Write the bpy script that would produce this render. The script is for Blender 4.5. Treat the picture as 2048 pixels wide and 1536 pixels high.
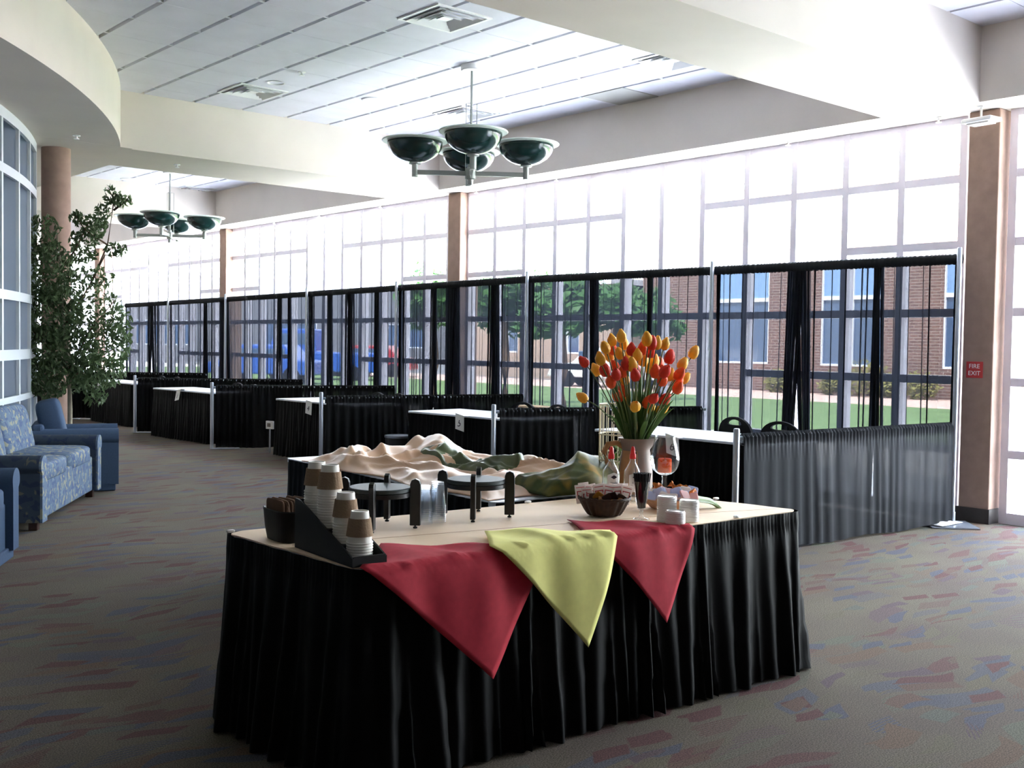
import bpy, bmesh, math, random
from mathutils import Vector, Matrix, noise
random.seed(7)
sc = bpy.context.scene
for o in list(bpy.data.objects):
    bpy.data.objects.remove(o)
COL = sc.collection
PI = math.pi
rnd = random.uniform

# ------------------------------------------------------------------ camera, world, sun, exposure
CAM_F, CAM_H, PITCH, ROLL, YAW = 2162.157, 1.53, 0.0365, 0.0145, 0.7169
F3 = Vector((math.sin(YAW), math.cos(YAW), 0)); R3 = Vector((math.cos(YAW), -math.sin(YAW), 0)); U3 = Vector((0, 0, 1))
_fw = F3*math.cos(PITCH) - U3*math.sin(PITCH); _up = F3*math.sin(PITCH) + U3*math.cos(PITCH)
_R = R3*math.cos(ROLL) + _up*math.sin(ROLL); _U = -R3*math.sin(ROLL) + _up*math.cos(ROLL)
cam = bpy.data.cameras.new('camera'); cam_ob = bpy.data.objects.new('camera', cam); COL.objects.link(cam_ob)
cam.lens = CAM_F/2048*36; cam.sensor_width = 36; cam.sensor_fit = 'HORIZONTAL'; cam.clip_end = 400; cam.clip_start = .05
m = Matrix((( _R.x, _U.x, -_fw.x, 0), (_R.y, _U.y, -_fw.y, 0), (_R.z, _U.z, -_fw.z, CAM_H), (0, 0, 0, 1)))
cam_ob.matrix_world = m
sc.camera = cam_ob
sc.view_settings.view_transform = 'Standard'; sc.view_settings.look = 'None'
sc.view_settings.gamma = 1; sc.view_settings.exposure = 1.28; sc.view_settings.use_curve_mapping = False
sc.cycles.use_denoising = True
sc.cycles.max_bounces = 10; sc.cycles.diffuse_bounces = 6; sc.cycles.glossy_bounces = 4; sc.cycles.transparent_max_bounces = 40
sc.cycles.sample_clamp_indirect = 12

SKY = 16.0; SUN = 31.0
w = bpy.data.worlds.new('sky'); sc.world = w; w.use_nodes = True
wn = w.node_tree; bg = wn.nodes['Background']; bg.inputs[1].default_value = SKY
tc = wn.nodes.new('ShaderNodeTexCoord'); sp = wn.nodes.new('ShaderNodeSeparateXYZ'); rp = wn.nodes.new('ShaderNodeValToRGB')
wn.links.new(tc.outputs['Generated'], sp.inputs[0]); wn.links.new(sp.outputs['Z'], rp.inputs[0]); wn.links.new(rp.outputs[0], bg.inputs[0])
rp.color_ramp.elements[0].color = (.92, .96, 1, 1); rp.color_ramp.elements[1].color = (.55, .74, 1, 1)
sd = bpy.data.lights.new('sun', 'SUN'); sd.energy = SUN; sd.angle = .012; sd.color = (1, .97, .93)
so = bpy.data.objects.new('sun', sd); COL.objects.link(so)
so.rotation_euler = Vector((.50, .22, -.84)).to_track_quat('-Z', 'Y').to_euler()

ZS, ZC, XW = 3.66, 4.30, 9.65      # soffit, ceiling, window plane
BAYS = [(-.3, 4.34), (4.70, 12.0), (12.30, 19.22), (19.50, 25.75), (26.05, 33.0)]
for a, b in BAYS:                   # daylight portals in the window openings
    ld = bpy.data.lights.new('window_portal', 'AREA'); ld.shape = 'RECTANGLE'; ld.size = b-a; ld.size_y = ZS; ld.cycles.is_portal = True
    lo = bpy.data.objects.new('window_portal', ld); COL.objects.link(lo)
    lo.location = (XW+.12, (a+b)/2, ZS/2); lo.rotation_euler = Matrix(((0, 0, 1), (1, 0, 0), (0, 1, 0))).to_euler()

# ------------------------------------------------------------------ layout helpers
def at(px, py, d):                  # a point d metres into the room, from the photograph's frame
    return Vector((0, 0, CAM_H)) + (_fw*CAM_F + _R*(px-1024) + _U*(768-py))*(d/CAM_F)
def onx(px, py, X):
    r = _fw*CAM_F + _R*(px-1024) + _U*(768-py)
    return Vector((0, 0, CAM_H)) + r*(X/r.x)
def onz(px, py, z):
    r = _fw*CAM_F + _R*(px-1024) + _U*(768-py)
    return Vector((0, 0, CAM_H)) + r*((z-CAM_H)/r.z)
def lin(c):
    return tuple(((x/255)/12.92 if x/255 <= .04045 else ((x/255+.055)/1.055)**2.4) for x in c)
def lerp(a, b, t): return a+(b-a)*t
def interp(tab, x):
    if x <= tab[0][0]: return tab[0][1]
    for (x0, y0), (x1, y1) in zip(tab, tab[1:]):
        if x <= x1: return lerp(y0, y1, (x-x0)/(x1-x0))
    return tab[-1][1]

# ------------------------------------------------------------------ materials
def mat(name, rgb, rough=.6, spec=.4, metal=0, var=0, vscale=8, bump=0, bscale=60, sheen=0, trans=0, sss=0):
    m = bpy.data.materials.new(name); m.use_nodes = True; nt = m.node_tree; b = nt.nodes['Principled BSDF']
    c = lin(rgb)
    b.inputs['Base Color'].default_value = (*c, 1); b.inputs['Roughness'].default_value = rough
    b.inputs['Specular IOR Level'].default_value = spec; b.inputs['Metallic'].default_value = metal
    if sheen: b.inputs['Sheen Weight'].default_value = sheen; b.inputs['Sheen Roughness'].default_value = .5
    t = nt.nodes.new('ShaderNodeTexCoord')
    if var:
        n = nt.nodes.new('ShaderNodeTexNoise'); n.inputs['Scale'].default_value = vscale; n.inputs['Detail'].default_value = 4
        r = nt.nodes.new('ShaderNodeValToRGB'); r.color_ramp.elements[0].position = .3; r.color_ramp.elements[1].position = .7
        r.color_ramp.elements[0].color = (*[x*(1-var) for x in c], 1); r.color_ramp.elements[1].color = (*[min(1, x*(1+var)) for x in c], 1)
        nt.links.new(t.outputs['Object'], n.inputs['Vector']); nt.links.new(n.outputs['Fac'], r.inputs[0]); nt.links.new(r.outputs[0], b.inputs['Base Color'])
    if bump:
        n2 = nt.nodes.new('ShaderNodeTexNoise'); n2.inputs['Scale'].default_value = bscale; n2.inputs['Detail'].default_value = 3
        bm_ = nt.nodes.new('ShaderNodeBump'); bm_.inputs['Strength'].default_value = bump; bm_.inputs['Distance'].default_value = .01
        nt.links.new(t.outputs['Object'], n2.inputs['Vector']); nt.links.new(n2.outputs['Fac'], bm_.inputs['Height']); nt.links.new(bm_.outputs[0], b.inputs['Normal'])
    if trans:
        tr = nt.nodes.new('ShaderNodeBsdfTranslucent'); tr.inputs[0].default_value = (*c, 1)
        mx = nt.nodes.new('ShaderNodeMixShader'); mx.inputs[0].default_value = trans
        nt.links.new(b.outputs[0], mx.inputs[1]); nt.links.new(tr.outputs[0], mx.inputs[2]); nt.links.new(mx.outputs[0], nt.nodes['Material Output'].inputs[0])
    return m
def sheer_mat(name, rgb, alpha, tl=.3):    # open weave: part thread, part hole
    m = bpy.data.materials.new(name); m.use_nodes = True; nt = m.node_tree
    b = nt.nodes['Principled BSDF']; b.inputs['Base Color'].default_value = (*lin(rgb), 1); b.inputs['Roughness'].default_value = .75
    b.inputs['Specular IOR Level'].default_value = .15
    tn = nt.nodes.new('ShaderNodeBsdfTranslucent'); tn.inputs[0].default_value = (*lin(rgb), 1); m0 = nt.nodes.new('ShaderNodeMixShader'); m0.inputs[0].default_value = tl
    nt.links.new(b.outputs[0], m0.inputs[1]); nt.links.new(tn.outputs[0], m0.inputs[2])
    tr = nt.nodes.new('ShaderNodeBsdfTransparent'); mx = nt.nodes.new('ShaderNodeMixShader'); mx.inputs[0].default_value = alpha
    nt.links.new(tr.outputs[0], mx.inputs[1]); nt.links.new(m0.outputs[0], mx.inputs[2]); nt.links.new(mx.outputs[0], nt.nodes['Material Output'].inputs[0])
    return m
def clear_mat(name, tint=(1, 1, 1), gloss=.12, rough=.03, milky=0, milk=(230, 235, 240)):   # thin clear glass or plastic
    m = bpy.data.materials.new(name); m.use_nodes = True; nt = m.node_tree; nt.nodes.remove(nt.nodes['Principled BSDF'])
    tr = nt.nodes.new('ShaderNodeBsdfTransparent'); tr.inputs[0].default_value = (*tint, 1)
    gl = nt.nodes.new('ShaderNodeBsdfGlossy'); gl.inputs['Roughness'].default_value = rough
    lw = nt.nodes.new('ShaderNodeLayerWeight'); lw.inputs[0].default_value = .5       # two-sided Schlick reflectance of a thin wall
    fr = nt.nodes.new('ShaderNodeMath'); fr.operation = 'POWER'; fr.inputs[1].default_value = 4.5; nt.links.new(lw.outputs['Facing'], fr.inputs[0])
    ad = nt.nodes.new('ShaderNodeMath'); ad.operation = 'ADD'; ad.inputs[1].default_value = gloss; ad.use_clamp = True
    mx = nt.nodes.new('ShaderNodeMixShader')
    nt.links.new(fr.outputs[0], ad.inputs[0]); nt.links.new(ad.outputs[0], mx.inputs[0]); nt.links.new(tr.outputs[0], mx.inputs[1]); nt.links.new(gl.outputs[0], mx.inputs[2])
    out = mx
    if milky:
        df = nt.nodes.new('ShaderNodeBsdfDiffuse'); df.inputs[0].default_value = (*lin(milk), 1)
        m2 = nt.nodes.new('ShaderNodeMixShader'); m2.inputs[0].default_value = milky
        nt.links.new(mx.outputs[0], m2.inputs[1]); nt.links.new(df.outputs[0], m2.inputs[2]); out = m2
    nt.links.new(out.outputs[0], nt.nodes['Material Output'].inputs[0])
    return m
def pattern_mat(name, base, cols, scale, stretch=(1, 1, 1), rough=.8, warp=.6, seed=0, soft=.03):  # woven motif in patches
    m = bpy.data.materials.new(name); m.use_nodes = True; nt = m.node_tree; b = nt.nodes['Principled BSDF']; b.inputs['Roughness'].default_value = rough
    b.inputs['Specular IOR Level'].default_value = .2
    t = nt.nodes.new('ShaderNodeTexCoord'); mp = nt.nodes.new('ShaderNodeMapping'); mp.inputs['Scale'].default_value = stretch; mp.inputs['Location'].default_value = (seed, seed*.7, seed*.3)
    nt.links.new(t.outputs['Object'], mp.inputs[0])
    prev = None
    for i, (c, th) in enumerate(cols):
        n = nt.nodes.new('ShaderNodeTexNoise'); n.noise_dimensions = '4D'; n.inputs['W'].default_value = i*3.7+seed; n.inputs['Scale'].default_value = scale; n.inputs['Detail'].default_value = 1.5
        n.inputs['Distortion'].default_value = warp
        nt.links.new(mp.outputs[0], n.inputs['Vector'])
        r = nt.nodes.new('ShaderNodeValToRGB'); r.color_ramp.elements[0].position = th; r.color_ramp.elements[1].position = th+soft
        nt.links.new(n.outputs['Fac'], r.inputs[0])
        mx = nt.nodes.new('ShaderNodeMixRGB'); nt.links.new(r.outputs[0], mx.inputs[0]); mx.inputs[2].default_value = (*lin(c), 1)
        if prev is None: mx.inputs[1].default_value = (*lin(base), 1)
        else: nt.links.new(prev.outputs[0], mx.inputs[1])
        prev = mx
    nt.links.new(prev.outputs[0], b.inputs['Base Color'])
    return m

def carpet_mat():
    m = bpy.data.materials.new('carpet'); m.use_nodes = True; nt = m.node_tree; b = nt.nodes['Principled BSDF']
    b.inputs['Roughness'].default_value = .95; b.inputs['Specular IOR Level'].default_value = .15
    N = nt.nodes.new; L = nt.links.new
    t = N('ShaderNodeTexCoord')
    base = N('ShaderNodeTexNoise'); base.inputs['Scale'].default_value = 1.6; base.inputs['Detail'].default_value = 3
    L(t.outputs['Object'], base.inputs['Vector'])
    br = N('ShaderNodeValToRGB'); cr = br.color_ramp
    cr.elements[0].position = .3; cr.elements[0].color = (*lin((89, 78, 71)), 1); cr.elements[1].position = .7; cr.elements[1].color = (*lin((99, 92, 77)), 1)
    L(base.outputs['Fac'], br.inputs[0]); prev = br.outputs[0]
    wob = N('ShaderNodeTexNoise'); wob.inputs['Scale'].default_value = 1.1; wob.inputs['Detail'].default_value = 1
    L(t.outputs['Object'], wob.inputs['Vector'])
    wv = N('ShaderNodeVectorMath'); wv.operation = 'MULTIPLY_ADD'; wv.inputs[1].default_value = (.5, .5, 0); L(wob.outputs['Color'], wv.inputs[0]); L(t.outputs['Object'], wv.inputs[2])
    layers = [(-38, (2.6, 8.5), .30, .42, 0), (-52, (2.0, 7.0), .26, .44, 11), (-25, (3.4, 10.5), .32, .40, 23), (38, (3.0, 9.5), .22, .36, 31)]
    pal = [[(91, 67, 63), (79, 77, 85), (91, 90, 77)], [(97, 80, 67), (90, 76, 75), (82, 80, 84)], [(88, 61, 59), (94, 87, 72), (78, 77, 84)], [(88, 88, 79), (93, 74, 65), (86, 72, 75)]]
    for (ang, scl, dens, th, sd_), cols in zip(layers, pal):
        mp = N('ShaderNodeMapping'); mp.inputs['Rotation'].default_value = (0, 0, math.radians(-ang)); mp.inputs['Scale'].default_value = (scl[0], scl[1], 1)
        mp2 = N('ShaderNodeMapping'); mp2.inputs['Location'].default_value = (sd_, sd_*.37, 0)
        L(wv.outputs[0], mp.inputs[0]); L(mp.outputs[0], mp2.inputs[0])
        v = N('ShaderNodeTexVoronoi'); v.voronoi_dimensions = '2D'; v.distance = 'CHEBYCHEV' if sd_ in (0, 23) else 'MANHATTAN'; v.inputs['Scale'].default_value = 1; L(mp2.outputs[0], v.inputs['Vector'])
        s = N('ShaderNodeSeparateColor'); L(v.outputs['Color'], s.inputs[0])
        a = N('ShaderNodeMath'); a.operation = 'LESS_THAN'; a.inputs[1].default_value = dens; L(s.outputs[0], a.inputs[0])
        d = N('ShaderNodeMapRange'); d.inputs[1].default_value = th*(1.0 if sd_ in (0, 23) else 1.25); d.inputs[2].default_value = d.inputs[1].default_value-.04; L(v.outputs['Distance'], d.inputs[0])
        k = N('ShaderNodeMath'); k.operation = 'MULTIPLY'; L(a.outputs[0], k.inputs[0]); L(d.outputs[0], k.inputs[1])
        # some of the patches are striped
        st = N('ShaderNodeTexWave'); st.inputs['Scale'].default_value = 2.6; st.bands_direction = 'Y'; L(mp.outputs[0], st.inputs['Vector'])
        sg = N('ShaderNodeMath'); sg.operation = 'GREATER_THAN'; sg.inputs[1].default_value = .72; L(s.outputs[1], sg.inputs[0])
        sm = N('ShaderNodeMixRGB'); sm.blend_type = 'MULTIPLY'; L(sg.outputs[0], sm.inputs[0]); L(k.outputs[0], sm.inputs[1])
        rr = N('ShaderNodeValToRGB'); rr.color_ramp.elements[0].position = .45; rr.color_ramp.elements[1].position = .55; L(st.outputs['Color'], rr.inputs[0]); L(rr.outputs[0], sm.inputs[2])
        pr = N('ShaderNodeValToRGB'); pr.color_ramp.interpolation = 'CONSTANT'
        pr.color_ramp.elements[0].position = 0; pr.color_ramp.elements[0].color = (*lin(cols[0]), 1)
        pr.color_ramp.elements[1].position = .38; pr.color_ramp.elements[1].color = (*lin(cols[1]), 1)
        e = pr.color_ramp.elements.new(.68); e.color = (*lin(cols[2]), 1); L(s.outputs[2], pr.inputs[0])
        mx = N('ShaderNodeMixRGB'); L(sm.outputs[0], mx.inputs[0]); L(prev, mx.inputs[1]); L(pr.outputs[0], mx.inputs[2]); prev = mx.outputs[0]
    fine = N('ShaderNodeTexNoise'); fine.inputs['Scale'].default_value = 170; fine.inputs['Detail'].default_value = 2; L(t.outputs['Object'], fine.inputs['Vector'])
    fr = N('ShaderNodeMapRange'); fr.inputs[1].default_value = .3; fr.inputs[2].default_value = .7; fr.inputs[3].default_value = .35; fr.inputs[4].default_value = 1.55; L(fine.outputs['Fac'], fr.inputs[0])
    fm = N('ShaderNodeVectorMath'); fm.operation = 'SCALE'; L(prev, fm.inputs[0]); L(fr.outputs[0], fm.inputs['Scale'])
    L(fm.outputs[0], b.inputs['Base Color'])
    return m

def brick_mat(name, c1, c2, mortar, scale=1):
    m = bpy.data.materials.new(name); m.use_nodes = True; nt = m.node_tree; b = nt.nodes['Principled BSDF']; b.inputs['Roughness'].default_value = .9
    t = nt.nodes.new('ShaderNodeTexCoord'); mp = nt.nodes.new('ShaderNodeMapping'); mp.inputs['Rotation'].default_value = (PI/2, 0, PI/2)
    sp_ = nt.nodes.new('ShaderNodeSeparateXYZ'); cb = nt.nodes.new('ShaderNodeCombineXYZ')
    nt.links.new(t.outputs['Object'], sp_.inputs[0]); nt.links.new(sp_.outputs['Y'], cb.inputs['X']); nt.links.new(sp_.outputs['Z'], cb.inputs['Y'])
    k = nt.nodes.new('ShaderNodeTexBrick'); k.inputs['Scale'].default_value = 1/scale
    k.inputs['Color1'].default_value = (*lin(c1), 1); k.inputs['Color2'].default_value = (*lin(c2), 1); k.inputs['Mortar'].default_value = (*lin(mortar), 1)
    k.inputs['Brick Width'].default_value = .3; k.inputs['Row Height'].default_value = .1; k.inputs['Mortar Size'].default_value = .012
    nt.links.new(cb.outputs[0], k.inputs['Vector']); nt.links.new(k.outputs['Color'], b.inputs['Base Color'])
    return m

M = {}
M['carpet'] = carpet_mat()
M['paint'] = mat('cream wall paint', (216, 207, 196), .85, .2, var=.03, vscale=2)
M['paint_shell'] = mat('pale wall paint', (150, 144, 138), .85, .2)
M['tile'] = mat('ceiling tile', (218, 217, 224), .95, .1, var=.04, vscale=3, bump=.15, bscale=220)
M['tbar'] = mat('ceiling grid', (225, 225, 226), .6, .3)
M['stone'] = mat('column stone', (156, 130, 116), .8, .3, var=.10, vscale=9, bump=.06, bscale=90)
M['alu'] = mat('glare-pale window frame', (232, 226, 236), .45, .5)  # paler than the bare metal, window glare is put into the colour
M['white_frame'] = mat('white painted frame', (206, 212, 216), .5, .4)
M['fin'] = mat('blue grey window fin', (190, 202, 218), .6, .3)
M['dark_glass'] = mat('dark interior glass', (62, 76, 88), .15, .6)
M['glass'] = clear_mat('window glass', (.96, .98, .97), .05, .01)
M['base'] = mat('dark base board', (52, 46, 44), .5, .4)
M['skirt'] = mat('black table skirt', (4, 4, 5), .55, .085)
M['sheer'] = sheer_mat('sheer black voile', (22, 24, 30), .955, .4)
M['sheer_low'] = sheer_mat('black rail voile', (32, 34, 38), .945, .25)
M['rail_cloth'] = sheer_mat('black rail cloth', (7, 7, 8), .975, .1)
M['header'] = mat('gathered black pocket', (24, 26, 28), .8, .2)
M['pipe'] = mat('brushed aluminium pipe', (176, 182, 192), .35, .5, metal=.85)
M['plate'] = mat('steel base plate', (150, 156, 166), .3, .5, metal=.7)
M['white_top'] = mat('white plastic table top', (232, 236, 246), .45, .4)
M['kraft'] = mat('kraft table paper', (244, 216, 184), .7, .25, var=.05, vscale=4)
M['black'] = mat('black lacquer', (16, 15, 17), .35, .5)
M['black_matte'] = mat('black board', (14, 14, 15), .6, .35)
M['disc'] = mat('grey slate disc', (58, 66, 66), .55, .3)
M['red'] = mat('red cloth', (184, 50, 64), .8, .2, var=.08, vscale=30, trans=.05)
M['yellow'] = mat('yellow cloth', (240, 234, 146), .8, .2, var=.04, vscale=30, trans=.08)
M['cup'] = mat('white paper cup', (238, 234, 224), .55, .35)
M['cup_green'] = mat('pale green paper cup', (214, 222, 170), .55, .35)
M['sleeve'] = mat('brown cardboard sleeve', (150, 126, 102), .85, .15, bump=.3, bscale=140)
M['brown_paper'] = mat('brown napkin paper', (112, 88, 72), .9, .1, var=.15, vscale=20)
M['clear'] = clear_mat('clear plastic', (.95, .97, .99), .10, .15, .07)
M['glassware'] = clear_mat('clear glass', (.97, .985, .985), .07, .02)
M['wicker'] = mat('dark wicker', (58, 40, 30), .6, .35, var=.3, vscale=60)
M['tan_wicker'] = mat('pale wicker', (196, 150, 118), .7, .25, var=.15, vscale=60)
M['packet'] = pattern_mat('red printed packet', (240, 226, 218), [((206, 60, 52), .60)], 60, (1, 1, 1.6))
M['amber'] = mat('amber wrapper', (196, 130, 40), .3, .5); M['brownw'] = mat('brown wrapper', (84, 52, 36), .4, .5)
M['pink'] = mat('pink packet', (240, 200, 196), .6, .3, trans=.3); M['bluep'] = mat('pale blue packet', (200, 206, 230), .6, .3, trans=.3); M['whitep'] = mat('white packet', (244, 236, 230), .6, .3, trans=.35)
M['lid'] = mat('white plastic lid', (242, 238, 232), .4, .4)
M['redcap'] = mat('red plastic spout', (226, 48, 44), .4, .4, trans=.2)
M['label'] = mat('paper label', (238, 234, 230), .7, .2); M['ink'] = mat('dark print', (60, 48, 66), .7, .2)
M['galv'] = mat('galvanised metal', (122, 110, 102), .55, .4, metal=.25, var=.06, vscale=14)
M['tan'] = mat('tan leather', (176, 128, 84), .65, .3, var=.08, vscale=20)
M['twine'] = mat('dark twine', (84, 62, 44), .9, .1)
M['cream_wire'] = mat('cream wire', (226, 216, 188), .5, .4)
M['ty'] = mat('yellow petals', (252, 190, 60), .5, .35, var=.12, vscale=40, trans=.2)
M['to'] = mat('orange red petals', (246, 96, 44), .5, .35, var=.18, vscale=40, trans=.2)
M['tr'] = mat('red petals', (226, 60, 42), .5, .35, var=.18, vscale=40, trans=.2)
M['stem'] = mat('green stem', (96, 116, 70), .6, .3); M['tleaf'] = mat('tulip leaf green', (62, 92, 42), .5, .35, trans=.2)
M['candle'] = mat('orange wax', (200, 62, 8), .85, .08)
M['tancloth'] = mat('tan draped cloth', (214, 172, 134), .45, .45, sheen=.3)
M['greencloth'] = mat('olive green silk', (72, 84, 44), .42, .5, var=.2, vscale=12)
M['patcloth'] = pattern_mat('green and gold print', (108, 102, 46), [((66, 76, 36), .46), ((146, 118, 52), .56), ((46, 48, 28), .64)], 7, rough=.5, soft=.10)
M['autumn'] = mat('autumn leaf', (206, 120, 52), .6, .3, var=.2, vscale=30); M['gleaf'] = mat('green leaf', (110, 136, 66), .5, .4, var=.2, vscale=25)
M['sofa'] = pattern_mat('blue sofa print', (88, 104, 124), [((72, 88, 118), .53), ((136, 136, 120), .57), ((106, 122, 132), .61)], 17)
M['sofa_shaded'] = pattern_mat('shaded sofa print', (54, 64, 78), [((44, 54, 76), .54), ((92, 92, 82), .60)], 15)  # the sofa print darkened, shade on arms and back put into the colour
M['bluechair'] = mat('blue upholstery', (62, 80, 104), .8, .2, var=.06, vscale=60)
M['foot'] = mat('dark wood foot', (48, 26, 18), .4, .4)
M['bark'] = mat('pale bark', (178, 166, 144), .85, .2, var=.15, vscale=20)
M['ficus'] = mat('ficus leaf', (84, 104, 68), .5, .3, var=.35, vscale=5, trans=.2)
M['bowl'] = mat('dark green enamel', (18, 46, 44), .18, .6); M['rim'] = mat('pale lamp rim', (214, 224, 214), .4, .4)
M['lamp_metal'] = mat('grey lamp metal', (160, 164, 160), .4, .5, metal=.5)
M['white_metal'] = mat('white enamel', (232, 232, 230), .4, .4); M['vent_dark'] = mat('dark vent slot', (120, 108, 104), .7, .2)
M['grille'] = mat('grey grille', (176, 174, 166), .7, .2); M['chrome'] = mat('reflector', (236, 230, 220), .12, .6, metal=.9)
M['sign_red'] = mat('red sign', (190, 58, 58), .5, .3); M['white_ink'] = mat('white lettering', (240, 236, 236), .5, .3)
M['paper'] = mat('white paper', (238, 236, 234), .8, .2); M['chair'] = mat('black chair vinyl', (22, 23, 27), .5, .4); M['chair_metal'] = mat('chair frame', (120, 122, 128), .35, .5, metal=.7)
M['brick'] = brick_mat('red brick', (122, 92, 84), (106, 80, 74), (150, 134, 126)); M['tanbrick'] = brick_mat('tan brick', (172, 150, 136), (164, 142, 128), (178, 162, 150))
M['lawn'] = mat('lawn', (112, 134, 90), .95, .1, var=.18, vscale=1.5); M['concrete'] = mat('pale concrete', (230, 224, 220), .9, .2, var=.05, vscale=1)
M['mulch'] = mat('pinkish gravel', (214, 184, 172), .95, .1, var=.12, vscale=3); M['asphalt'] = mat('asphalt', (128, 128, 132), .9, .2, var=.06, vscale=2)
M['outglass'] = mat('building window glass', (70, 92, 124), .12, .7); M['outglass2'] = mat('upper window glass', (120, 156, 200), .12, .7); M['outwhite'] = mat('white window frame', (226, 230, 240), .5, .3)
M['tree'] = mat('tree leaf', (74, 116, 58), .5, .4, var=.3, vscale=1.2, trans=.25); M['shrub'] = mat('shrub leaf', (134, 130, 74), .6, .3, var=.3, vscale=3, trans=.2)
M['trunk'] = mat('tree bark', (96, 78, 64), .9, .1)
M['carblue'] = mat('blue car paint', (40, 86, 176), .25, .6); M['carred'] = mat('red car paint', (170, 40, 48), .25, .6); M['carwhite'] = mat('white car paint', (226, 228, 232), .25, .6); M['tyre'] = mat('tyre rubber', (24, 24, 26), .8, .2)

# ------------------------------------------------------------------ mesh builder
class B:
    def __init__(s): s.v = []; s.f = []
    def add(s, vs, fs):
        n = len(s.v); s.v += [tuple(v) for v in vs]; s.f += [tuple(i+n for i in f) for f in fs]; return s
    def box(s, c, d, rz=0, rx=0, ry=0):
        mt = Matrix.Rotation(rz, 3, 'Z') @ Matrix.Rotation(ry, 3, 'Y') @ Matrix.Rotation(rx, 3, 'X'); c = Vector(c)
        vs = [c + mt @ Vector((x*d[0]/2, y*d[1]/2, z*d[2]/2)) for x in (-1, 1) for y in (-1, 1) for z in (-1, 1)]
        return s.add(vs, [(0, 1, 3, 2), (4, 6, 7, 5), (0, 4, 5, 1), (2, 3, 7, 6), (0, 2, 6, 4), (1, 5, 7, 3)])
    def span(s, x0, x1, y0, y1, z0, z1): return s.box(((x0+x1)/2, (y0+y1)/2, (z0+z1)/2), (abs(x1-x0), abs(y1-y0), abs(z1-z0)))
    def prism(s, poly, z0, z1):
        n = len(poly)
        ar = sum(poly[i][0]*poly[(i+1) % n][1]-poly[(i+1) % n][0]*poly[i][1] for i in range(n))
        if ar < 0: poly = poly[::-1]
        vs = [(x, y, z0) for x, y in poly]+[(x, y, z1) for x, y in poly]
        return s.add(vs, [tuple(range(n-1, -1, -1)), tuple(range(n, 2*n))]+[(i, (i+1) % n, n+(i+1) % n, n+i) for i in range(n)])
    def extrude(s, prof, a, bvec, o=(0, 0, 0), ua=(1, 0, 0), va=(0, 0, 1)):   # profile in (ua,va), swept from a to b along bvec
        o = Vector(o); ua = Vector(ua); va = Vector(va); bvec = Vector(bvec); n = len(prof)
        vs = [o+ua*x+va*z for x, z in prof]+[o+bvec+ua*x+va*z for x, z in prof]
        return s.add(vs, [tuple(range(n-1, -1, -1)), tuple(range(n, 2*n))]+[(i, (i+1) % n, n+(i+1) % n, n+i) for i in range(n)])
    def lathe(s, prof, c=(0, 0, 0), n=24, mt=None, wob=None):
        c = Vector(c); vs = []; fs = []
        for k, (r, z) in enumerate(prof):
            for i in range(n):
                a = 2*PI*i/n; rr = max(r, 1e-4)*(wob(a, k) if wob else 1)
                p = Vector((rr*math.cos(a), rr*math.sin(a), z))
                if mt: p = mt @ p
                vs.append(c+p)
        for k in range(len(prof)-1):
            for i in range(n):
                j = (i+1) % n; fs.append((k*n+i, k*n+j, (k+1)*n+j, (k+1)*n+i))
        return s.add(vs, fs)
    def cyl(s, c, r, h, n=16, r2=None, mt=None):
        r2 = r if r2 is None else r2
        return s.lathe([(0, 0), (r, 0), (r2, h), (0, h)], c, n, mt)
    def tube(s, pts, r, n=8):
        pts = [Vector(p) for p in pts]; rs = r if isinstance(r, (list, tuple)) else [r]*len(pts); vs = []; fs = []
        up = Vector((0, 0, 1))
        for k, p in enumerate(pts):
            t = (pts[min(k+1, len(pts)-1)]-pts[max(k-1, 0)]).normalized()
            a = t.cross(up)
            if a.length < .05: a = t.cross(Vector((1, 0, 0)))
            a.normalize(); b_ = a.cross(t)
            for i in range(n):
                q = 2*PI*i/n; vs.append(p+(a*math.cos(q)+b_*math.sin(q))*rs[k])
        for k in range(len(pts)-1):
            for i in range(n):
                j = (i+1) % n; fs.append((k*n+i, k*n+j, (k+1)*n+j, (k+1)*n+i))
        fs += [tuple(range(n-1, -1, -1)), tuple(range((len(pts)-1)*n, len(pts)*n))]
        return s.add(vs, fs)
    def grid(s, P, wrap=False):
        nu, nv = len(P), len(P[0]); vs = [p for row in P for p in row]; fs = []
        for i in range(nu-1):
            for j in range(nv if wrap else nv-1):
                k = (j+1) % nv; fs.append((i*nv+j, i*nv+k, (i+1)*nv+k, (i+1)*nv+j))
        return s.add(vs, fs)
    def soft(s, c, d, e=.35, rz=0, rx=0, ry=0, nu=20, nv=14):     # cushion: a superellipsoid
        mt = Matrix.Rotation(rz, 3, 'Z') @ Matrix.Rotation(ry, 3, 'Y') @ Matrix.Rotation(rx, 3, 'X'); c = Vector(c)
        pw = lambda x, q: math.copysign(abs(x)**q, x); P = []
        for i in range(nv+1):
            v = -PI/2+PI*i/nv; row = []
            for j in range(nu):
                u = 2*PI*j/nu+.001
                row.append(c+mt @ Vector((d[0]/2*pw(math.cos(v), e)*pw(math.cos(u), e), d[1]/2*pw(math.cos(v), e)*pw(math.sin(u), e), d[2]/2*pw(math.sin(v), e))))
            P.append(row)
        return s.grid(P, True)
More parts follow.
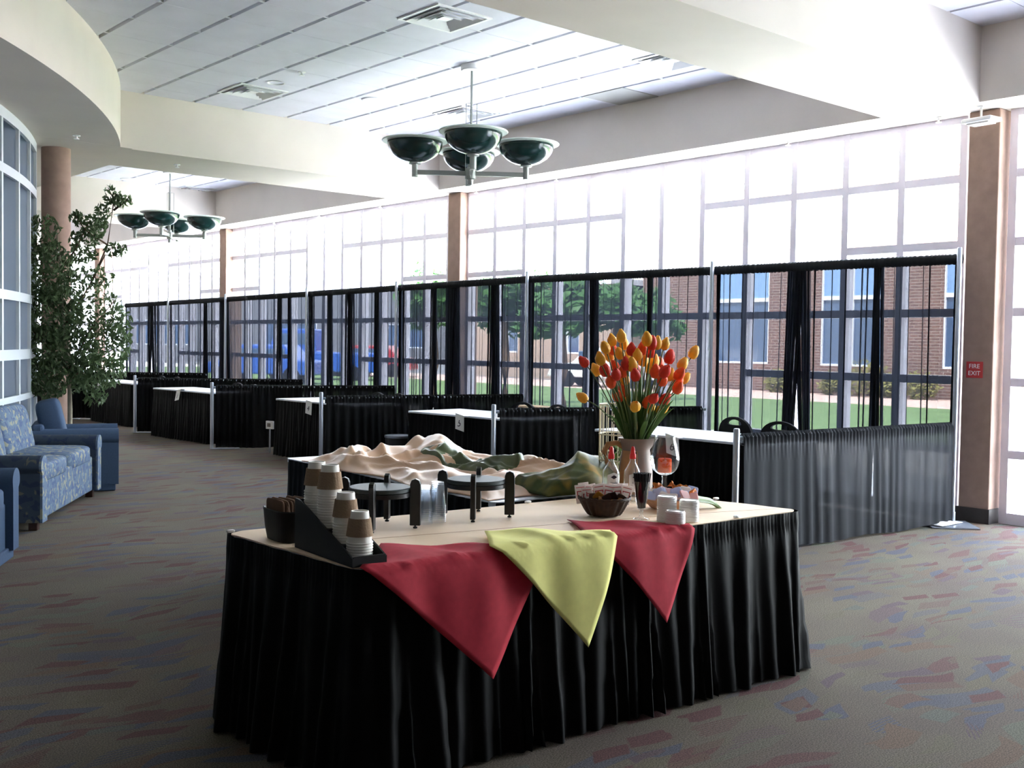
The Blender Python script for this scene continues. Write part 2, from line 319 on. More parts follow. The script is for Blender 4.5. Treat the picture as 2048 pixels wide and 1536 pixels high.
    def build(s, name, m_, parent=None, loc=None, rz=None, smooth=None, bevel=0, solid=0):
        me = bpy.data.meshes.new(name); me.from_pydata(s.v, [], s.f); me.update()
        bm_ = bmesh.new(); bm_.from_mesh(me); bmesh.ops.recalc_face_normals(bm_, faces=bm_.faces); bm_.to_mesh(me); bm_.free()
        me.materials.append(M[m_] if isinstance(m_, str) else m_)
        if smooth is not None:
            me.shade_smooth()
            if smooth < 180: me.set_sharp_from_angle(angle=math.radians(smooth))
        o = bpy.data.objects.new(name, me); COL.objects.link(o)
        if parent is not None: o.parent = parent
        if loc is not None: o.location = loc
        if rz is not None: o.rotation_euler = (0, 0, rz)
        if bevel:
            b = o.modifiers.new('edge', 'BEVEL'); b.width = bevel; b.segments = 2; b.limit_method = 'ANGLE'; b.angle_limit = math.radians(50)
        if solid:
            b = o.modifiers.new('thickness', 'SOLIDIFY'); b.thickness = solid; b.offset = 0
        return o
def tag(o, label=None, cat=None, group=None, kind=None):
    if label: o['label'] = label
    if cat: o['category'] = cat
    if group: o['group'] = group
    if kind: o['kind'] = kind
    return o
def thing(name, label, cat, loc=(0, 0, 0), rz=0, group=None):
    o = bpy.data.objects.new(name, None); COL.objects.link(o); o.location = loc; o.rotation_euler = (0, 0, rz); o.empty_display_size = .1
    return tag(o, label, cat, group)
def dup(root, loc=None, rz=None, label=None, group=None):
    r = root.copy(); COL.objects.link(r)
    if loc is not None: r.location = loc
    if rz is not None: r.rotation_euler = (0, 0, rz)
    tag(r, label, None, group)
    for ch in [c for c in bpy.data.objects if c.parent == root]:
        c = ch.copy(); COL.objects.link(c); c.parent = r
        for g in [q for q in bpy.data.objects if q.parent == ch]:
            d = g.copy(); COL.objects.link(d); d.parent = c
    return r
def struct(o, label=None, cat=None): o['kind'] = 'structure'; return tag(o, label, cat)
def text(name, s, size, m_, parent, mtx, extrude=.0006):
    cu = bpy.data.curves.new(name, 'FONT'); cu.body = s; cu.size = size; cu.align_x = 'CENTER'; cu.align_y = 'CENTER'; cu.extrude = extrude
    tmp = bpy.data.objects.new(name, cu); COL.objects.link(tmp)
    me = bpy.data.meshes.new_from_object(tmp.evaluated_get(bpy.context.evaluated_depsgraph_get())); bpy.data.objects.remove(tmp); bpy.data.curves.remove(cu)
    me.materials.clear(); me.materials.append(M[m_]); me.name = name
    o = bpy.data.objects.new(name, me); COL.objects.link(o); o.parent = parent; o.matrix_local = mtx
    return o
def face_mtx(pos, right, up):       # a flat thing at pos with the given right and up
    right = Vector(right).normalized(); up = Vector(up).normalized(); n = right.cross(up)
    return Matrix(((right.x, up.x, n.x, pos[0]), (right.y, up.y, n.y, pos[1]), (right.z, up.z, n.z, pos[2]), (0, 0, 0, 1)))
def smooth_prof(p, k=4):            # a rounder outline through the same points
    out = []
    for i in range(len(p)-1):
        a, b_, c, d = p[max(i-1, 0)], p[i], p[i+1], p[min(i+2, len(p)-1)]
        for j in range(k):
            t = j/k; out.append(tuple(max(0, .5*(2*b_[q]+(c[q]-a[q])*t+(2*a[q]-5*b_[q]+4*c[q]-d[q])*t*t+(3*b_[q]-a[q]-3*c[q]+d[q])*t**3)) for q in (0, 1)))
    return out+[p[-1]]
ORD = ['first', 'second', 'third', 'fourth', 'fifth', 'sixth', 'seventh', 'eighth', 'ninth', 'tenth', 'eleventh', 'twelfth', 'thirteenth', 'fourteenth', 'fifteenth', 'sixteenth', 'seventeenth', 'eighteenth', 'nineteenth', 'twentieth', 'twenty-first', 'twenty-second']

# ================================================================== THE ROOM
struct(B().span(-10, XW+.15, -8, 34, -.12, 0).build('floor', 'carpet'))
b = B(); b.span(-10, XW+.35, -8, 34, ZC+.08, ZC+.35); tl = .605
for i in range(-31, 6):                       # square lay-in tiles with a sunk joint one way and a hairline the other
    x0 = 6.12+i*tl; x1 = min(x0+tl, 9.15)
    if x0 > 9.1: continue
    j = -25
    while True:
        y0 = 6.34+j*tl*.985; j += 1
        if y0 > 33: break
        b.span(x0+.024, x1-.022, y0+.002, y0+tl*.985-.002, ZC, ZC+.07)
struct(b.build('ceiling', 'tile'))
b = B()
for i in range(-31, 6):
    for j in range(-25, 48): b.span(6.12+i*tl-.026, 6.12+i*tl+.026, 6.34+j*tl*.985-.012, 6.34+j*tl*.985+.012, ZC+.002, ZC+.03)
struct(b.build('trim_1', 'tbar'))
FX = 9.12                                      # fascia over the window side
struct(B().span(FX, XW+.35, -8, 34, ZS, ZC+.1).build('window_soffit', 'paint'))
BEAMS = [(4.43, 5.34), (12.06, 13.34), (18.95, 20.05), (25.6, 26.6)]
for k, (a, c) in enumerate(BEAMS):
    struct(B().span(-10 if k == 0 else 3.0, FX+.0, a, c, ZS, ZC+.1).build('ceiling_beam', 'paint'))
CX, CY, RB, RG = -6.97, 16.585, 12.483, 11.60  # the round drum on the left: bulkhead and glass wall
def arc(r, a0, a1, n): return [(CX+r*math.cos(math.radians(a0+(a1-a0)*i/n)), CY+r*math.sin(math.radians(a0+(a1-a0)*i/n))) for i in range(n+1)]
AJ = math.degrees(math.atan2(12.09-CY, 4.686-CX))
outer = arc(RB, -100, AJ, 60)
b = B(); n = len(outer); P = []
for z in (ZS, ZC+.1): P.append([(x, y, z) for x, y in outer])
b.grid(P)
inner = arc(RG-.6, -100, AJ+1, 60)
b.grid([[(x, y, ZS) for x, y in outer], [(x, y, ZS) for x, y in inner]])
struct(b.build('trim_2', 'paint', smooth=40))
struct(B().span(1.5, 5.02, 13.34, 34, ZS, ZC+.1).build('trim_3', 'paint'))        # soffit beyond the beam
struct(B().span(3.0, 4.78, 12.0, 13.4, ZS-.001, ZS+.05).build('trim_4', 'paint'))
# columns along the windows
for k, (a, c) in enumerate([(4.40, 4.68), (12.0, 12.28), (19.2, 19.47), (25.75, 26.05)]):
    col = struct(B().span(9.45, XW+.14, a, c, 0, ZS).build('window_column', 'stone', bevel=.012))
    B().span(9.432, XW, a-.014, c+.014, 0, .13).build('baseboard', 'base', col)
    for s_ in (a, c):
        pass
# round column in front of the glass drum
cc = onz(112, 297, ZS)
rc = struct(B().lathe([(.155, 0), (.155, ZS)], (0, 0, 0), 32).build('round_column', 'stone', smooth=180, loc=(cc.x, cc.y, 0)))
# walls that close the room
struct(B().span(-10.1, -10, -8, 34, 0, ZC+.3).build('wall_left', 'paint_shell'))
struct(B().span(-10.1, XW+.35, -8.1, -8, 0, ZC+.3).build('wall_back', 'paint_shell'))
struct(B().span(3.4, XW+.35, 33.0, 33.1, 0, ZC+.3).build('wall_front', 'paint_shell'))
struct(B().span(3.3, 3.4, 12.9, 33.1, 0, ZS).build('wall_inner', 'paint_shell'))
# window walls: frames with uneven transoms
def window_bay(n, y0, y1, panes, full):
    zs = {'A': 3.10, 'B': 2.50, 'C': 1.88, 'D': 1.26}
    b = B(); ys = [y0+(y1-y0)*i/panes for i in range(panes+1)]; d = .13; t = .07
    for i, y in enumerate(ys): b.span(XW-d/2, XW+d/2, y-t/2, y+t/2, 0, ZS)
    if not full:
        b.span(XW-d/2, XW+d/2, y0-.25, y0, 0, ZS) if n == 9 else None
    def bar(z, i0, i1, tt=.075): b.span(XW-d/2+.004, XW+d/2-.004, ys[i0], ys[i1], z-tt/2, z+tt/2)
    bar(.05, 0, panes, .1); bar(ZS-.03, 0, panes, .06); bar(zs['C'], 0, panes)
    if full:
        for z in (3.10, 2.50, 1.26, .62): bar(z, 0, panes)
    else:
        bar(zs['A'], 0, 5); bar(zs['A'], 7, 12); bar(zs['B'], 0, 2); bar(zs['B'], 10, 12); bar(zs['D'], 0, 4); bar(zs['D'], 8, 12); bar(.62, 0, 4); bar(.62, 8, 12)
    f = struct(b.build('window_%d' % n, 'alu'))
    g = B().add([(XW, ys[0], .1), (XW, ys[-1], .1), (XW, ys[-1], ZS-.06), (XW, ys[0], ZS-.06)], [(0, 1, 2, 3)]).build('pane', 'glass', f)
    return f
window_bay(1, 4.79, 12.0, 12, False)
window_bay(2, 12.45, 19.25, 12, False)
window_bay(3, 19.55, 25.75, 12, False)
window_bay(4, 26.1, 33.0, 12, False)
window_bay(5, -.3, 4.335, 7, True)
struct(B().span(XW-.05, XW+.1, -8, -.3, 0, ZS).build('wall_right', 'paint_shell'))  # unseen wall, run this far to limit daylight in the foreground
# curved interior glass wall of the drum: deep mullions, dark glass
GA = [math.degrees(math.atan2(p.y-CY, p.x-CX)) for p in (onz(33, 240, ZS), onz(62, 266, ZS), onz(83, 288, ZS))]
stp = (GA[2]-GA[0])/2
b = B(); fb = B()
angs = [GA[2]-stp*i for i in range(0, 16)]
for a in angs:
    ca, sa = math.cos(math.radians(a)), math.sin(math.radians(a))
    rot = math.radians(a)
    b.box((CX+RG*ca, CY+RG*sa, ZS/2), (.03, .055, ZS), rot)
    fb.box((CX+(RG-.22)*ca, CY+(RG-.22)*sa, ZS/2), (.41, .05, ZS), rot)
for z, t in ((.06, .12), (.93, .06), (1.36, .10), (1.93, .09), (3.10, .09), (ZS-.05, .10)):
    for i in range(len(angs)-1):
        p0 = arc(RG, angs[i+1], angs[i], 3)
        for q0, q1 in zip(p0, p0[1:]):
            mid = ((q0[0]+q1[0])/2, (q0[1]+q1[1])/2); ang = math.atan2(q1[1]-q0[1], q1[0]-q0[0])
            b.box((mid[0], mid[1], z), (math.hypot(q1[0]-q0[0], q1[1]-q0[1])+.004, .034, t), ang)
wf = struct(b.build('window_6', 'white_frame'))
fb.build('mullion_fin', 'fin', wf)
gl = arc(RG-.41, angs[-1], angs[0], 60)
B().grid([[(x, y, z) for x, y in gl] for z in (.02, ZS)]).build('pane', 'dark_glass', wf, smooth=180)

# ================================================================== OUTSIDE
struct(B().span(XW+.15, 16.4, -30, 60, -.16, -.04).build('patio', 'concrete'))
struct(B().span(16.4, 27.8, -30, 60, -.16, -.03).build('lawn', 'lawn'))
struct(B().span(27.8, 33.0, -30, 60, -.16, -.03).build('gravel_path', 'mulch'))
struct(B().span(33.0, 90, -30, 90, -.18, -.05).build('parking_lot', 'asphalt'))
def facade(name, label, X, y0, y1, h, wins, m_, depth=9):
    t = thing(name, label, 'building', (X, (y0+y1)/2, -.05)); L = y1-y0; oy = -(y0+y1)/2
    b = B(); ws = sorted(wins); y = y0
    for (a, c, z0, z1) in ws:                    # the wall is built around its window openings
        b.span(0, .3, y+oy, a+oy, 0, h); b.span(0, .3, a+oy, c+oy, 0, z0); b.span(0, .3, a+oy, c+oy, z1, h); y = c
    b.span(0, .3, y+oy, y1+oy, 0, h); b.span(.3, depth, y0+oy, y1+oy, h-.3, h); b.span(.3, depth, y0+oy, y0+oy+.3, 0, h); b.span(.3, depth, y1+oy-.3, y1+oy, 0, h)
    b.build('wall', m_, t)
    B().span(-.15, depth+.1, y0+oy-.1, y1+oy+.1, h, h+.25).build('parapet', 'outwhite', t)
    for (a, c, z0, z1) in ws:
        f = B(); zm = 3.36 if z1 > 3.6 else None; d = .1
        for z in [z0, z1]+([zm] if zm else []): f.span(.02, .2, a+oy, c+oy, z-.07, z+.07)
        for yy in (a, c, (a+c)/2): f.span(.021, .19, yy+oy-.05, yy+oy+.05, z0, z1)
        wo = f.build('window', 'outwhite', t)
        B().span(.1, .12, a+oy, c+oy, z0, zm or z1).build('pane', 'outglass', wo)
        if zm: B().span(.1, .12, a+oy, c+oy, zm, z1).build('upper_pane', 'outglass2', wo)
    return t
facade('brick_building', 'red brick building with white framed windows across the lawn', 33.2, 2, 30, 7.5,
       [(6, 8.4, 1, 4.7), (10.3, 12.7, 1, 4.7), (14.8, 17.1, 1, 4.7), (18.3, 18.8, 3.5, 4.1), (19.2, 21.6, 1, 4.7), (23.8, 26.2, 1, 4.7)], 'brick')
facade('tan_building', 'pale tan building behind the trees, past the brick one', 34.5, 33, 43.5, 4.3, [(35, 36.6, 1.2, 3.2), (39.2, 40.8, 1.2, 3.2)], 'tanbrick')
fb_ = facade('distant_building', 'long grey building far off beyond the parked cars', 0, -38, 38, 6.2, [(-34+9*i, -30+9*i, 1.2, 3.0) for i in range(8)], M.setdefault('greywall', mat('grey wall', (112, 114, 122), .9, .2)))
fb_.location = (36, 74, -.05); fb_.rotation_euler = (0, 0, math.radians(63))
def leaf_cloud(blobs, n, size, seed):
    r = random.Random(seed); b = B(); tot = sum(q[3]**2 for q in blobs)
    for (x, y, z, rad) in blobs:
        for _ in range(int(n*rad*rad/tot)):
            while True:
                d = Vector((r.uniform(-1, 1), r.uniform(-1, 1), r.uniform(-1, 1)))
                if .25 < d.length < 1: break
            p = Vector((x, y, z))+d*rad; u = Vector((r.uniform(-1, 1), r.uniform(-1, 1), r.uniform(-1, 1))).normalized(); v = u.orthogonal().normalized()
            s_ = size*r.uniform(.6, 1.3)
            b.add([p-u*s_, p+v*s_*.5, p+u*s_, p-v*s_*.5], [(0, 1, 2, 3)])
    return b
def tree(label, x, y, h, rad, seed):
    t = thing('leafy_tree', label, 'tree', (x, y, -.05), 0, 'trees outside the windows'); r = random.Random(seed)
    B().tube([(0, 0, 0), (.05, .03, h*.3), (-.04, .02, h*.6), (0, 0, h*.85)], [.16, .13, .1, .05], 10).build('trunk', 'trunk', t, smooth=180)
    bl = [(r.uniform(-.6, .6)*rad, r.uniform(-.6, .6)*rad, h*r.uniform(.66, .92), rad*r.uniform(.4, .62)) for _ in range(9)]
    leaf_cloud(bl, 1600, .16, seed).build('crown', 'tree', t)
for i, (px, d, h, rad) in enumerate([(1010, 28, 3.5, 1.0), (1125, 25.5, 3.3, .95), (1235, 28, 3.2, .9), (1318, 31, 3.2, .85), (868, 29, 3.5, 1.0)]):
    p = at(px, 700, d)
    tree(['green tree outside, behind the drapes just right of the middle pillar', 'green tree outside, second to the right of the middle pillar', 'green tree outside, third to the right of the middle pillar', 'smallest green tree outside, next to the brick building', 'green tree outside, left of the middle pillar'][i], p.x, p.y, h, rad, 40+i)
for i, (px, d, s_) in enumerate([(1425, 36, .8), (1508, 36.5, .7), (1575, 35, .8), (1668, 34.5, 1.25), (1765, 35, .7), (1850, 34.5, .9)]):
    p = at(px, 780, d); p.x = 32.3
    leaf_cloud([(0, 0, .5*s_, .55*s_), (.1, .35*s_, .4*s_, .4*s_), (0, -.35*s_, .45*s_, .4*s_)], 500, .09, 70+i)
    o = leaf_cloud([(0, 0, .5*s_, .55*s_), (.1, .35*s_, .4*s_, .4*s_), (0, -.35*s_, .45*s_, .4*s_)], 500, .09, 70+i).build('shrub', 'shrub', loc=(p.x, p.y, -.03))
    tag(o, 'pale shrub at the foot of the brick building, %s from the left' % ORD[i], 'shrub', 'shrubs by the brick building', 'thing')
def car(name, label, cat, px, d, rz, m_, L, H_, truck=False):
    p = at(px, 740, d); t = thing(name, label, cat, (p.x, p.y, -.05), rz); W_ = 1.75
    if truck: prof = [(-L/2, .35), (-L/2, H_*.55), (-.1, H_*.55), (0, H_), (L*.3, H_), (L*.38, H_*.58), (L/2, H_*.52), (L/2, .35)]
    else: prof = [(-L/2, .35), (-L/2+.05, H_*.6), (-L*.36, H_*.64), (-L*.24, H_), (L*.12, H_), (L*.27, H_*.62), (L*.46, H_*.54), (L/2, .4)]
    B().extrude(prof, 0, (0, W_, 0), (0, -W_/2, 0)).build('body', m_, t, bevel=.06)
    g = B(); x0, x1 = (.06, L*.33) if truck else (-L*.26, L*.2)
    g.box(((x0+x1)/2, 0, H_*.80), (x1-x0, W_+.02, H_*.24)); g.build('side_window', 'outglass', t, bevel=.05)
    for sx in (-L*.31, L*.31):
        for sy in (-1, 1):
            w_ = B().lathe([(0, -.1), (.3, -.1), (.33, -.06), (.33, .06), (.3, .1), (0, .1)], (sx, sy*(W_/2-.08), .33), 18, Matrix.Rotation(PI/2, 3, 'X')).build('wheel', 'tyre', t, smooth=50)
            B().lathe([(0, 0), (.17, 0), (.15, .02), (0, .02)], (sx, sy*(W_/2+.015), .33), 14, Matrix.Rotation(PI/2, 3, 'X')).build('hubcap', 'plate', w_)
    return t
car('pickup_truck', 'blue pickup truck parked outside, seen through the drapes', 'truck', 640, 45, 2.3, 'carblue', 5.2, 2.1, True)
car('parked_car', 'blue car parked outside, left of the blue truck', 'car', 528, 40, 2.3, 'carblue', 4.3, 1.45)
car('parked_car', 'red car parked outside, right of the blue truck', 'car', 738, 50, 2.3, 'carred', 4.3, 1.45)
car('parked_car', 'white car parked outside in front of the pale tan building', 'car', 1215, 41, 2.0, 'carwhite', 4.3, 1.5)

# ================================================================== PIPE AND DRAPE
DX = 9.25
POLE_PX = [(1936, 500), (1432, 530), (1062, 545), (800, 568), (620, 590), (457, 600), (342, 600), (250, 607)]
TOPZ = [(4.5, 2.375), (10.3, 2.40), (13.2, 2.375), (18.7, 2.33), (23.7, 2.30)]
POLES = [onx(px, py, DX).y for px, py in POLE_PX]
POLES[0] = 4.60
where = ['by the fire exit pillar', 'right of the tulips', 'above the tulips on their left', 'left of the middle pillar', 'two uprights left of the middle pillar', 'in front of the third pillar', 'last but one towards the tree', 'at the end of the drapes by the tree']
for i, y in enumerate(POLES):
    t = thing('drape_upright', 'tall aluminium upright of the drapes, ' + where[i], 'pole', (DX-.062, y, 0), 0, 'tall drape uprights')
    zt = interp(TOPZ, y)+.06
    b = B().lathe([(.022, .02), (.022, zt-.01), (.018, zt), (0, zt)], (0, 0, 0), 12).build('pole', 'pipe', t, smooth=50)
    B().lathe([(.028, 0), (.028, .1), (.024, .1)], (0, 0, .012), 12).build('collar', 'pipe', t, smooth=50)
    if i == 0: B().box((-.09, -.02, .008), (.42, .40, .012), .75).build('base_plate', 'plate', t, bevel=.002)
    else: B().box((0, 0, .008), (.14, .3, .012), 0).build('base_plate', 'plate', t, bevel=.002)
# sheer panels: boundaries where the cloth is bunched (frame x -> y along the line, width)
BND = [(1928, .10), (1752, .14), (1594, .34), (1434, .07), (1298, .10), (1184, .15), (1060, .05), (988, .26), (905, .38), (866, .2), (799, .09), (752, .16), (699, .30), (660, .2), (622, .2), (577, .2), (558, .24), (449, .40), (410, .22), (342, .05), (303, .5), (251, .12)]
BY = [(onx(px, 690, DX).y, wd) for px, wd in BND]; BY[0] = (4.62, .10)
def fold_path(y0, y1, w0, w1, r):
    pts = [(y0, 0.0, 0)]; y = y0          # (along, depth, lies in a fold)
    def fold(y, w, dep):
        pts.extend([(y, dep*.2, 1), (y+w, dep*.5, 1), (y+w*.12, dep*.8, 1), (y+w, dep, 1), (y+w*1.05, dep*.4, 1)])
        return y+w*1.05
    while y < y0+w0/2: y = fold(y, r.uniform(.02, .04), r.uniform(.015, .05))
    while y < y1-w1/2-.03:
        run = r.choice([r.uniform(.03, .07), r.uniform(.05, .14), r.uniform(.12, .24)])
        y = min(y+run, y1-w1/2); pts.append((y-run*.5, r.uniform(-.012, .012), 0)); pts.append((y, 0, 0))
        y = fold(y, r.choice([.004, .006, .010, .016]), r.uniform(.008, .03))
    while y < y1: y = fold(y, r.uniform(.02, .04), r.uniform(.015, .05))
    pts.append((y1, 0, 0)); return pts
rail_names = []
for k in range(len(BY)-1):
    r = random.Random(100+k); (ya, wa), (yb, wb) = BY[k], BY[k+1]
    wa_, wb_ = wa, wb
    path = fold_path(ya-.02 if k else ya, yb+.02, wa_, wb_, r); rows = []
    nz = 7; sw = r.uniform(-.03, .03); lean = [r.uniform(-.03, .03) for _ in range(3)]
    for j in range(nz):
        tz = j/(nz-1); row = []
        for (y, dep, fl) in path:
            zt = interp(TOPZ, y)-.04; z = lerp(zt, .02, tz)
            u = (y-ya)/(yb-ya)
            edge = max(0, 1-u/.25)*wa*.35*(tz-.35)-max(0, 1-(1-u)/.25)*wb*.35*(tz-.35)
            row.append((DX+dep*(.5+.8*tz)-.01*math.sin(u*9+k), y+edge+sw*tz*math.sin(u*PI), z))
        rows.append(row)
    d = B().grid(rows).build('sheer_drape', 'sheer')
    loc = 'next to the fire exit pillar' if k == 0 else '%s panel from the fire exit pillar' % (ORD[k] if k < 20 else ORD[k])
    tag(d, 'tall sheer black drape, ' + (loc if k else 'the panel touching the fire exit pillar'), 'drape', 'tall sheer drapes along the windows')
    hp = []
    for j in range(9):
        a = 2*PI*j/8; row = []
        nY = max(6, int((yb-ya)/.012))
        for i in range(nY+1):
            y = lerp(ya-.01, yb+.01, i/nY); zt = interp(TOPZ, y)
            ru = .0035*math.sin(y*150+3*math.sin(y*17))
            row.append((DX+(.03+ru)*math.cos(a), y, zt-.035+(.047+ru)*math.sin(a)))
        hp.append(row)
    B().grid(hp).build('rod_pocket', 'header', d, smooth=180)
def soft_drape(name, m_, p0, p1, z0, z1, seed, amp=.03, per=.09, label=None, group=None, flare=.03, sag=0, nz=9, bunch=()):
    r = random.Random(seed); p0 = Vector(p0); p1 = Vector(p1); L = (p1-p0).length; u = (p1-p0)/L; nrm = Vector((u.y, -u.x, 0)); p0 = p0+nrm*.026
    n = int(L/.010); ph = [0]; 
    for i in range(n): ph.append(ph[-1]+2*PI*(L/n)/(per*(.6+.9*abs(noise.noise((i*.02+seed, seed, 0))+.5))))
    rows = []
    for j in range(nz):
        tz = j/(nz-1); row = []
        for i in range(n+1):
            s = L*i/n; a = amp*(.25+.75*tz**.6)*(.5+.8*abs(noise.noise((s*1.7, seed, 3))+.4))
            f = math.sin(ph[i]+.8*math.sin(tz*2+s*2)); f = math.copysign(abs(f)**.75, f)
            ss = s+sum(.0 for _ in bunch)
            q = p0+u*ss+nrm*(a*f+flare*tz+(.012 if tz < .08 else 0)*math.sin(s*150))
            zz = lerp(z1, z0, tz)+(.008*math.sin(s*7+seed) if j == nz-1 else 0)
            row.append((q.x, q.y, zz))
        rows.append(row)
    top = [[(x-nrm.x*.024, y-nrm.y*.024, z+.004) for x, y, z in rows[0]]]
    back = [[(x-nrm.x*.056, y-nrm.y*.056, z1-.09) for x, y, z in rows[0]], [(x-nrm.x*.054, y-nrm.y*.054, z-.02) for x, y, z in rows[0]]]
    rows = [[(x, y, z-.03) for x, y, z in rows[0]]]+rows[1:]
    o = B().grid(back+top+rows).build(name, m_, smooth=180)
    return tag(o, label, 'drape', group) if label else o
# low dividers between the booths
DIV = [((6.95, 21.0), (9.20, 19.35), 'farthest low divider drape, half hidden by the potted tree'), ((6.96, 17.37), (9.20, 15.75), 'low black divider drape, second from the tree'),
       ((6.79, 14.20), (9.20, 13.10), 'low black divider drape between the tables signed 3 and 4'), ((6.61, 10.97), (9.20, 10.26), 'low black divider drape between the tables signed 4 and 5'),
       ((6.82, 8.09), (9.20, 7.33), 'low black divider drape between the tables signed 5 and 6'), ((6.42, 4.86), (9.22, 4.62), 'low sheer divider drape nearest the fire exit pillar')]
POST_L = ['short silver post of the farthest divider, behind the tree', 'short silver post left of the table signed 3', 'short silver post right of the table signed 3', 'short silver post right of the table signed 4', 'short silver post right of the table signed 5', 'short silver post right of the table signed 6']
for i, (a, c, lb) in enumerate(DIV):
    A = Vector((*a, 0)); Cc = Vector((*c, 0)); u = (Cc-A).normalized()
    t = thing('divider_post', POST_L[i], 'pole', A, math.atan2(u.y, u.x), 'short divider posts')
    B().lathe([(.024, .0), (.024, .925), (.02, .94), (0, .94)], (0, 0, 0), 14).build('pole', 'pipe', t, smooth=50)
    B().box((.18, 0, .006), (.40, .12, .010)).build('base_plate', 'plate', t, bevel=.002)
    cb = B(); cb.tube([A+u*.02+Vector((0, 0, .868)), Cc-u*.05+Vector((0, 0, .868))], .016, 8)
    o = cb.build('crossbar', 'pipe', smooth=180); tag(o, 'silver crossbar carrying the ' + lb.replace('low black ', '').replace('low sheer ', '').replace('farthest low', 'farthest'), 'bar', 'divider crossbars')
    soft_drape('divider_drape', 'sheer_low' if i == 5 else 'rail_cloth', A+u*.05, Cc-u*(.10 if i == 4 else .06), .02, .90, 200+i, .007 if i == 5 else .018, .13 if i == 5 else .09, lb, 'low divider drapes', .02)

# ================================================================== BOOTH TABLES, CHAIRS, SIGNS
def fillet(poly, r, n=5):
    out = []; N = len(poly)
    for i in range(N):
        p0, p1, p2 = Vector(poly[i-1]), Vector(poly[i]), Vector(poly[(i+1) % N])
        a = (p0-p1).normalized(); c = (p2-p1).normalized()
        s, e = p1+a*r, p1+c*r
        for k in range(n+1):
            t = k/n; q = s.lerp(p1, t).lerp(p1.lerp(e, t), t); out.append((q.x, q.y))
    return out
def skirt(poly, z0, z1, seed, amp=.03, per=.075, flare=.05, step=.011, nz=12, top=.07):
    r = random.Random(seed); pts = fillet(poly, .07, 6)
    ar = sum(pts[i][0]*pts[(i+1) % len(pts)][1]-pts[(i+1) % len(pts)][0]*pts[i][1] for i in range(len(pts)))
    if ar < 0: pts = pts[::-1]
    seg = [(Vector(pts[i]), Vector(pts[(i+1) % len(pts)])) for i in range(len(pts))]; sm = []
    tot = sum((c-a).length for a, c in seg); n = int(tot/step); acc = 0; k = 0
    for i in range(n):
        s = tot*i/n
        while s > acc+(seg[k][1]-seg[k][0]).length: acc += (seg[k][1]-seg[k][0]).length; k += 1
        a, c = seg[k]; u = (c-a).normalized(); sm.append((a+u*(s-acc), Vector((u.y, -u.x)), s))
    nm = [(sum((sm[(i+d) % n][1] for d in range(-6, 7)), Vector((0, 0)))).normalized() for i in range(n)]
    npl = int(tot/per); ph = []; acc = 0; wts = [per*(.55+.9*r.random()) for _ in range(npl)]; f = tot/sum(wts); edges = [0]
    for w_ in wts: edges.append(edges[-1]+w_*f)
    hs = [r.uniform(.45, 1.25) for _ in wts]; k = 0; B_ = []
    for i in range(n):
        s = sm[i][2]
        while s > edges[k+1]: k += 1
        t = (s-edges[k])/(edges[k+1]-edges[k]); B_.append((hs[k]*(math.sin(PI*t)**2.4), k))
    rows = []
    for j in range(nz+1):
        t = j/nz; row = []
        for i in range(n):
            p, _, s = sm[i]
            if t*(z1-z0) < top: a = .006; fl = .004*math.sin(s*260)*(t > 0)
            else: a = amp*(.18+.82*((t*(z1-z0)-top)/(z1-z0-top))**.7); fl = 0
            sh = int(round(5*math.sin(B_[i][1]*2.3)*t)); bb = B_[(i+sh) % n][0]
            q = p+nm[i]*(a*bb+fl+flare*t**1.3)
            zz = lerp(z1, z0, t)+(-.006*bb if j == nz else 0)
            row.append((q.x, q.y, max(zz, .004)))
        rows.append(row)
    return B().grid(rows, True)
BOOTH = [((7.34, 22.35), (7.36, 24.2), 'farthest black skirted booth table, beyond the tree', None), ((7.32, 18.42), (7.30, 20.25), 'black skirted booth table with the sign 2, behind the tree branches', '2'), ((7.07, 14.85), (6.97, 16.68), 'black skirted booth table with the sign 3, third from the buffet', '3'),
         ((7.16, 11.18), (7.13, 13.01), 'black skirted booth table with the sign 4, second from the buffet', '4'), ((7.27, 8.17), (7.15, 10.0), 'black skirted booth table with the sign 5, just beyond the tan cloth', '5'), ((7.13, 5.15), (7.13, 7.02), 'black skirted booth table with the sign 6, right behind the tulips', '6')]
